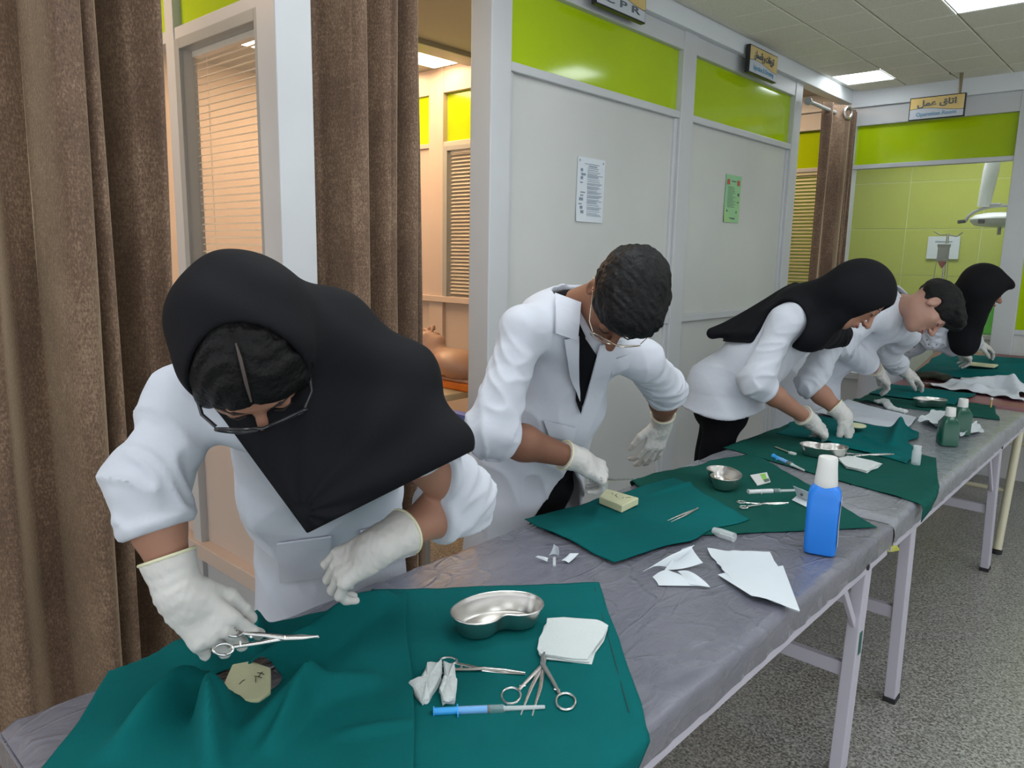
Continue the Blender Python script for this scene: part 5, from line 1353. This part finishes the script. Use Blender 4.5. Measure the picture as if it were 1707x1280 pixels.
syringe('blue syringe on the dark drape left of the dish behind the bottle', t3(1289, 760, .010), t3(1341, 784, .010), True, .0080)
syringe('white syringe lying above the scissors left of the blue bottle', t3(1247, 820, .010), t3(1332, 817, .010), False, .0085)

# ---- gauze
def gauze_stack(label, poly, z, n=4):
    c = np.mean(poly, axis=0); o = empty('gauze', (float(c[0]), float(c[1]), z), label, 'gauze', 'white gauze pieces')
    for k in range(n):
        rnd = random.Random(k*7+int(abs(c[0])*1000)); pts = []
        N = len(poly)
        for i in range(N):
            a, b = A(poly[i]), A(poly[(i+1) % N])
            for t in (0, .33, .66): pts.append(tuple(a*(1-t)+b*t+np.array([rnd.uniform(-.004, .004), rnd.uniform(-.004, .004)])+(c-a)*.03*k*0))
        sh_ = (rnd.uniform(-.004, .004), rnd.uniform(-.004, .004))
        MB().prism([(x+sh_[0], y+sh_[1]) for x, y in pts], z+k*.0032, z+k*.0032+.0028).build('layer', M['gauze'], o, .0008, seg=1)
    return o
gauze_stack('folded stack of white gauze at the tip of the open clamp', [xy(914, 1042), xy(992, 1043), xy(1012, 1054), xy(980, 1114), xy(900, 1102), xy(897, 1078)], TZ+.006, 3)
gauze_stack('folded white gauze strip right of the dish behind the blue bottle', [xy(1397, 770), xy(1420, 766), xy(1470, 779), xy(1445, 792), xy(1410, 783)], TZ+.007, 3)
gauze_stack('small white square on the far corner of the farthest teal drape', [(-.66, 5.36), (-.58, 5.36), (-.58, 5.46), (-.66, 5.46)], bedz(0, 5.45)+.01, 2)
def crumple(name, label, pts, m, cat, rad=.016, z=None, group=None, h=.003, amp=.004):
    """bent strip of cloth: flattened ribbon through world points, one surface"""
    pts = [A(p) for p in pts]; o = empty(name, tuple(float(q) for q in np.mean(pts, axis=0)), label, cat, group)
    def fn(p):
        d = None
        for i in range(len(pts)-1):
            ax = un(pts[i+1]-pts[i]); sd = un(np.cross(ax, (0, 0, 1)))
            e = ec(p, pts[i], pts[i+1], sd, (rad, rad*.45), (rad*.95, rad*.5)); d = e if d is None else smin(d, e, rad*.35)
        return d + amp*wav(p*150, 4)*.5 + amp*.5*np.sin(p @ np.array([300., 210., 120.]))*.5
    lo, hi = bounds(pts, rad*1.6); grow('cloth', fn, lo, hi, h, m, o); return o
def gauze_fold(label, polys, z):
    c = np.mean([q for pl in polys for q in pl], axis=0); o = empty('gauze', (float(c[0]), float(c[1]), z), label, 'gauze', 'white gauze pieces')
    for k, pl in enumerate(polys):
        pl = [np.array(q) for q in pl]; ce = np.mean(pl, axis=0); N = len(pl)
        def ring(s_, zz, j): return [tuple(ce + (pl[i % N] * (1 - t) + pl[(i + 1) % N] * t - ce) * (s_ * (1 + .05 * math.sin(5 * i + 3 * t + j)))) + (z + zz + .002 * math.sin(7 * i + 4 * t + k),) for i in range(N) for t in (0, .25, .5, .75)]
        MB().loft([ring(.94, .0, 0), ring(1.0, .003, 1), ring(.97, .006, 2), ring(1.0, .009, 3), ring(.95, .013, 4), ring(.6, .0165, 5), ring(.2, .0155, 6)]).build('fold', M['gauze'], o, smooth=True)
gauze_fold('twisted white gauze strip beside the blue syringe', [[xy(681, 1152), xy(700, 1150), xy(712, 1122), xy(737, 1115), xy(736, 1142), xy(716, 1176), xy(704, 1184)], [xy(739, 1117), xy(757, 1122), xy(762, 1150), xy(758, 1181), xy(738, 1182), xy(732, 1160), xy(741, 1140)]], TZ+.006)
crumple('gauze', 'thin white gauze strip lying on the farther dark drape', [t3(1462, 670, .01), t3(1475, 668, .015), t3(1484, 680, .012), t3(1508, 686, .01)], M['gauze'], 'gauze', .022, group='white gauze pieces', h=.005)

M['olive'] = mat('dark_olive_cloth', (.03, .032, .018), .8)
crumple('instrument_pouch', 'dark olive instrument pouch before the farthest woman on the burgundy bed', [A((-1.21, 4.98, .745)), A((-1.12, 5.04, .75)), A((-1.05, 5.0, .745))], M['olive'], 'pouch', .045, h=.007)
# ---- torn wrappers and sheets of paper
def sheet(name, label, poly, z, m='paper', lift=.004, seed=0, cat='paper', n=14, group='loose papers on the table'):
    """four-cornered sheet with slightly raised, wavy edges"""
    a, b, c, d = [A(q) for q in poly]; ctr = (a+b+c+d)/4; o = empty(name, (float(ctr[0]), float(ctr[1]), z), label, cat, group)
    zz = (list(poly[0])+[0])[2] if len(poly[0]) > 2 else None
    def f(u, v):
        q = (a*(1-u)+b*u)*(1-v)+(d*(1-u)+c*u)*v; e = min(u, 1-u, v, 1-v)
        jit = .007*max(0, 1-e*9)
        x, y = q[0]+(vn(u*9+seed, v*9)-.5)*jit, q[1]+(vn(u*9+4, v*9+seed)-.5)*jit
        h_ = lift*(vn(x*22+seed, y*22))*(1.5-e*2)+.0012
        return (x, y, z+h_+(q[2]-z if len(q) > 2 else 0))
    MB().grid(f, n, n, .0008).build('sheet', M[m], o, smooth=True); return o
s2 = lambda px, py: xy(px, py)
sh1 = sheet('paper_sheet', 'large torn white sheet near the table edge before the blue bottle', [s2(1178, 920), s2(1285, 926), s2(1330, 1024), s2(1222, 975)], TZ+.001, lift=.006, seed=3)
MB().grid(lambda u, v: (lambda q: (q[0], q[1], TZ+.006+.006*v+.003*math.sin(u*5)))((A(s2(1196, 962))*(1-u)+A(s2(1305, 945))*u)*(1-v)+(A(s2(1252, 1002))*(1-u)+A(s2(1333, 1026))*u)*v), 10, 8, .0008).build('folded_flap', M['paper'], sh1, smooth=True)
wr_ = empty('torn_wrapper', (*xy(1125, 950), TZ), 'torn white wrapper standing crumpled beside the teal drape corner', 'wrapper', 'torn wrappers')
def leaf(pts4, nm, bow, m='paper', par=None, n=8, ref=None):
    a, b, c, d = [A(q) for q in pts4]
    def f(u, v):
        q = (a*(1-u)+b*u)*(1-v)+(d*(1-u)+c*u)*v; return q + A((0, 0, 1))*bow*math.sin(PI*u)*math.sin(PI*(.2+.8*v)) + A((.3, .1, 0))*bow*math.sin(PI*v)
    MB().grid(f, n, n, .0009).build(nm, M[m], par, smooth=True)
z_ = lambda px, py, h_: A(onZ(px, py, TZ+h_))
leaf([z_(1072, 952, .004), z_(1112, 945, .012), z_(1158, 908, .05), z_(1120, 925, .035)], 'flap', .012, par=wr_)
leaf([z_(1108, 950, .010), z_(1172, 938, .012), z_(1152, 910, .045), z_(1138, 915, .045)], 'flap', -.008, par=wr_)
leaf([z_(1088, 962, .003), z_(1112, 950, .012), z_(1182, 977, .004), z_(1098, 976, .003)], 'flap', .006, par=wr_)
leaf([z_(1130, 952, .014), z_(1160, 958, .016), z_(1184, 979, .006), z_(1150, 974, .006)], 'flap', .008, par=wr_)
pt = empty('torn_wrapper', (*xy(925, 932), TZ), 'small peeled wrapper with three white petals on the nearest table', 'wrapper', 'torn wrappers')
MB().tube([z_(924, 944, .002), z_(924, 930, .012)], .004, 8).build('hub', M['clear'], pt, smooth=True)
leaf([z_(915, 926, .012), z_(931, 926, .012), z_(930, 913, .036), z_(923, 907, .040)], 'petal', .006, par=pt)
leaf([z_(912, 936, .008), z_(914, 930, .012), z_(897, 926, .012), z_(892, 928, .008)], 'petal', .004, par=pt)
leaf([z_(936, 934, .008), z_(948, 938, .004), z_(965, 922, .012), z_(950, 922, .014)], 'petal', .004, par=pt)
sheet('paper_sheet', 'white paper lying behind the nearer green bottle', [s2(1530, 705), s2(1556, 688), s2(1600, 700), s2(1580, 725)], TZ+.004, lift=.02, seed=8)
sheet('paper_sheet', 'crumpled white paper right of the nearer green bottle', [s2(1596, 712), s2(1628, 708), s2(1640, 722), s2(1600, 732)], TZ+.001, lift=.02, seed=13)
pk = empty('suture_packet', (*xy(1265, 804), TZ+.008), 'small white and green suture packet on the dark drape', 'packet')
pa_, pb_, pc_, pd_ = xy(1250, 797), xy(1278, 792), xy(1284, 808), xy(1262, 814)
MB().prism([pd_, pc_, pb_, pa_], TZ+.008, TZ+.011).build('envelope', M['labelw'], pk, .0006)
mx_ = lambda t, s_: tuple((A(pa_)*(1-t)+A(pb_)*t)*(1-s_)+(A(pd_)*(1-t)+A(pc_)*t)*s_)
MB().prism([mx_(.55, .9), mx_(.85, .9), mx_(.85, .1), mx_(.55, .1)], TZ+.0111, TZ+.0116).build('green_band', M['limeink'], pk)
MB().prism([mx_(.60, .95), mx_(.95, .95), mx_(.95, .68), mx_(.60, .68)], TZ+.0117, TZ+.0121).build('dark_print', M['ink'], pk)
fc = empty('folded_card', (*xy(1335, 832), TZ+.008), 'folded white card half hidden by the blue bottle', 'card')
leaf([z_(1320, 833, .008), z_(1345, 845, .008), z_(1352, 838, .010), z_(1328, 826, .010)], 'base_leaf', .0, par=fc, n=3)
leaf([z_(1328, 826, .010), z_(1352, 838, .010), z_(1352, 822, .045), z_(1322, 810, .048)], 'upright_leaf', .002, par=fc, n=3)
MB().tube([z_(1336, 824, .026), z_(1336.5, 825, .026)], .004, 10).build('printed_dot', M['ink'], fc)
cp = empty('needle_sheath', (*xy(1207, 891), TZ), 'clear plastic needle sheath on the nearest table before the blue bottle', 'sheath')
MB().tube([z_(1190, 884, .012), z_(1200, 888, .012), z_(1224, 896, .012)], [.009, .0125, .0125], 14).build('shell', M['clear'], cp, smooth=True)
for k in (0, 1):
    MB().tube([z_(1200, 883+6*k, .020-.004*k), z_(1224, 891+6*k, .020-.004*k)], .0012, 6).build('rib', M['labelw'], cp)
vl = empty('clear_vial', (*xy(1526, 776), TZ), 'clear plastic vial standing beside the crumpled teal drape', 'vial')
vb = xy(1526, 776)
MB().lathe([(.014, 0), (.0155, .003), (.0155, .052), (.013, .058), (.012, .064)], 18, (vb[0], vb[1], TZ+.001)).build('body', M['clear'], vl, smooth=True)
MB().lathe([(.0135, .062), (.0138, .072), (.010, .074)], 18, (vb[0], vb[1], TZ+.001)).build('cap', M['clear'], vl, smooth=True)
sk = empty('swab_stick', (*xy(1648, 672), TZ), 'tiny yellow swab stick at the end of the second table', 'stick')
MB().tube([(-.70, 4.36, TZ+.002), (-.70, 4.36, TZ+.045)], .0035, 8).build('stick', mat('wood_stick', (.55, .40, .16), .6), sk)
MB().lathe([(.003, 0), (.006, .003), (.006, .010), (.003, .014)], 10, (-.70, 4.36, TZ+.042)).build('tip', M['gauze'], sk)

# ---- bottles
def rrect(w_, d_, r, n=6):
    out = []
    for cx_, cy_, a0 in ((w_/2-r, d_/2-r, 0), (-w_/2+r, d_/2-r, PI/2), (-w_/2+r, -d_/2+r, PI), (w_/2-r, -d_/2+r, 3*PI/2)):
        for k in range(n): a = a0+PI/2*k/(n-1); out.append((cx_+r*math.cos(a), cy_+r*math.sin(a)))
    return out
def bottle(label, c, ang, prof, m, cap, group=None, lab=None):
    """prof: (z, width, depth, corner radius)"""
    o = empty('bottle', (c[0], c[1], c[2]), label, 'bottle', group); ca, sa = math.cos(ang), math.sin(ang)
    rings = [[(c[0]+x*ca-y*sa, c[1]+x*sa+y*ca, c[2]+z) for x, y in rrect(w_, d_, r)] for z, w_, d_, r in prof]
    MB().loft(rings).build('body', m, o, smooth=True)
    MB().lathe(cap, 24, c).build('cap', M['capwhite'], o, smooth=True)
    if lab: lab(o, ca, sa)
    return o
bb = xy(1366, 921); bz = TZ+.001
angb = math.atan2(.67, .74) - .45
def blab(o, ca, sa):
    # printed side panel on the right face and the moulded upper line
    def q(x, y, z): return (bb[0]+x*ca-y*sa, bb[1]+x*sa+y*ca, bz+z)
    def f(u, v):
        a = -1.1+1.0*u; zz = .03+.115*v; y = -.026+.046*u; x = .0392-.0014*math.sin(PI*v)+.0005
        return q(x, y, zz)
    MB().grid(f, 6, 8, .0006).build('printed_label', M['labelw'], o)
    rnd = random.Random(5); mb = MB()
    for k in range(9):
        z0_ = .038+.011*k; y0_ = -.022; y1_ = rnd.uniform(-.005, .014)
        mb.add([q(.0402, y0_, z0_), q(.0402, y1_, z0_), q(.0402, y1_, z0_+.006), q(.0402, y0_, z0_+.006)], [(0, 1, 2, 3)])
    mb.build('print', M['navyink'], o, kind='stuff')
bottle('tall blue plastic bottle with white cap standing on the nearest table', (bb[0], bb[1], bz), angb,
       [(0, .060, .044, .012), (.004, .072, .056, .014), (.012, .076, .060, .014), (.09, .0765, .060, .013), (.128, .077, .060, .013), (.132, .0755, .0585, .013), (.152, .0755, .0585, .013), (.164, .072, .056, .018), (.173, .060, .052, .022), (.180, .048, .046, .022)], M['blueplastic'],
       [(.026, .173), (.0275, .177), (.0265, .190), (.0235, .222), (.0225, .243), (.021, .2465), (.010, .2475)], lab=blab)
for k, (px, py, lb, zz) in enumerate(((1578, 742, 'nearer dark green square bottle with white cap on the second table', 0), (1586, 722, 'farther dark green square bottle partly hidden by the nearer one', 0))):
    c = xy(px, py) if k == 0 else (xy(1578, 742)[0]-.005, xy(1578, 742)[1]+.235); c = (c[0], c[1], TZ+.001+(.004 if k else 0))
    def glab(o, ca, sa, c=c):
        rg = [[(c[0]+x*ca-y*sa, c[1]+x*sa+y*ca, c[2]+z) for x, y in rrect(w_, d_, .012)] for z, w_, d_ in ((.094, .069, .069), (.118, .046, .046))]
        MB().loft(rg, False).build('shoulder_label', M['labelw'], o, smooth=True) if k == 0 else None
    bottle(lb, c, .55, [(0, .058, .058, .008), (.004, .066, .066, .010), (.09, .066, .066, .010), (.115, .042, .042, .014), (.120, .036, .036, .0175)], M['greenbottle'],
           [(.019, .117), (.020, .120), (.018, .150), (.017, .153), (.008, .154)], 'green bottles', None)

# ================================================================== CUBICLE: TRAINING MANIKIN ON A TABLE
M['peach'] = mat('manikin_vinyl', (.50, .31, .23), .45, var=(8, (.46, .28, .20)))
M['orange'] = mat('orange_plastic', (.75, .20, .015), .4); M['bluebox'] = mat('blue_box', (.10, .13, .36), .5); M['beige'] = mat('beige_board', (.50, .42, .28), .6)
mc = onZ(705, 578, .86); dpt = 3.0
mh = P(706, 578, 3.65); tz_ = float(mh[2]) - .155
st_ = empty('side_table', (float(mh[0]), float(mh[1]), 0), 'small table carrying the training manikin behind the curtain', 'table')
x0_, x1_, y0_, y1_ = float(mh[0])-.22, float(mh[0])+.40, float(mh[1])-.34, float(mh[1])+.30
MB().box((x0_, y0_, tz_-.03), (x1_, y1_, tz_)).build('top', M['beige'], st_, .004)
for x in (x0_+.03, x1_-.06):
    for y in (y0_+.03, y1_-.06): MB().box((x, y, 0), (x+.03, y+.03, tz_-.03)).build('leg', M['grey_metal'], st_, .003)
MB().box((x0_, y0_-.004, tz_-.15), (x1_, y0_+.01, tz_-.03)).build('apron', M['beige'], st_, .003)
mk = empty('training_manikin', tuple(float(q) for q in mh), 'peach training manikin head and chest lying behind the second curtain', 'manikin')
MF, MU = cv(.30, -.92, -.15), cv(-.75, -.25, .5)
MR = frame(MF, MU)
def mani(p):
    q = (p - mh) @ MR; d = head_sdf(q, True)
    d = smin(d, rc(p, mh + MR @ A((0, -.01, -.06)), mh + MR @ A((0, -.03, -.17)), .055, .06), .03)
    ch_ = mh + MR @ A((0, -.055, -.30)); ch_[2] = tz_ + .085
    d = smin(d, ell(p, ch_, (.17, .075, .15), MR), .05)
    return smax(d, tz_ + .012 - p[:, 2], .006)
grow('body', mani, mh - .5, mh + .5, .009, M['peach'], mk)
ot = empty('orange_tray', (float(P(758, 622, 3.45)[0]), float(P(758, 622, 3.45)[1]), tz_), 'orange plastic tray on the side table by the manikin', 'tray')
oc = P(765, 620, 3.42)
MB().box((float(oc[0])-.10, float(oc[1])-.06, tz_), (float(oc[0])+.12, float(oc[1])+.10, tz_+.035)).build('body', M['orange'], ot, .008)
MB().box((float(oc[0])-.09, float(oc[1])-.05, tz_+.035), (float(oc[0])+.11, float(oc[1])+.09, tz_+.05)).build('lid', M['peach'], ot, .008)
bx_ = onY(768, 642, y0_-.02)
bb_ = empty('blue_box', (float(bx_[0]), y0_-.03, tz_-.10), 'blue box fixed at the front of the side table', 'box')
MB().box((float(bx_[0])-.05, y0_-.045, tz_-.13), (float(bx_[0])+.10, y0_-.004, tz_-.02)).build('body', M['bluebox'], bb_, .004)
MB().box((float(bx_[0])-.052, y0_-.047, tz_-.045), (float(bx_[0])+.102, y0_-.003, tz_-.018)).build('lid', M['bluebox'], bb_, .003)
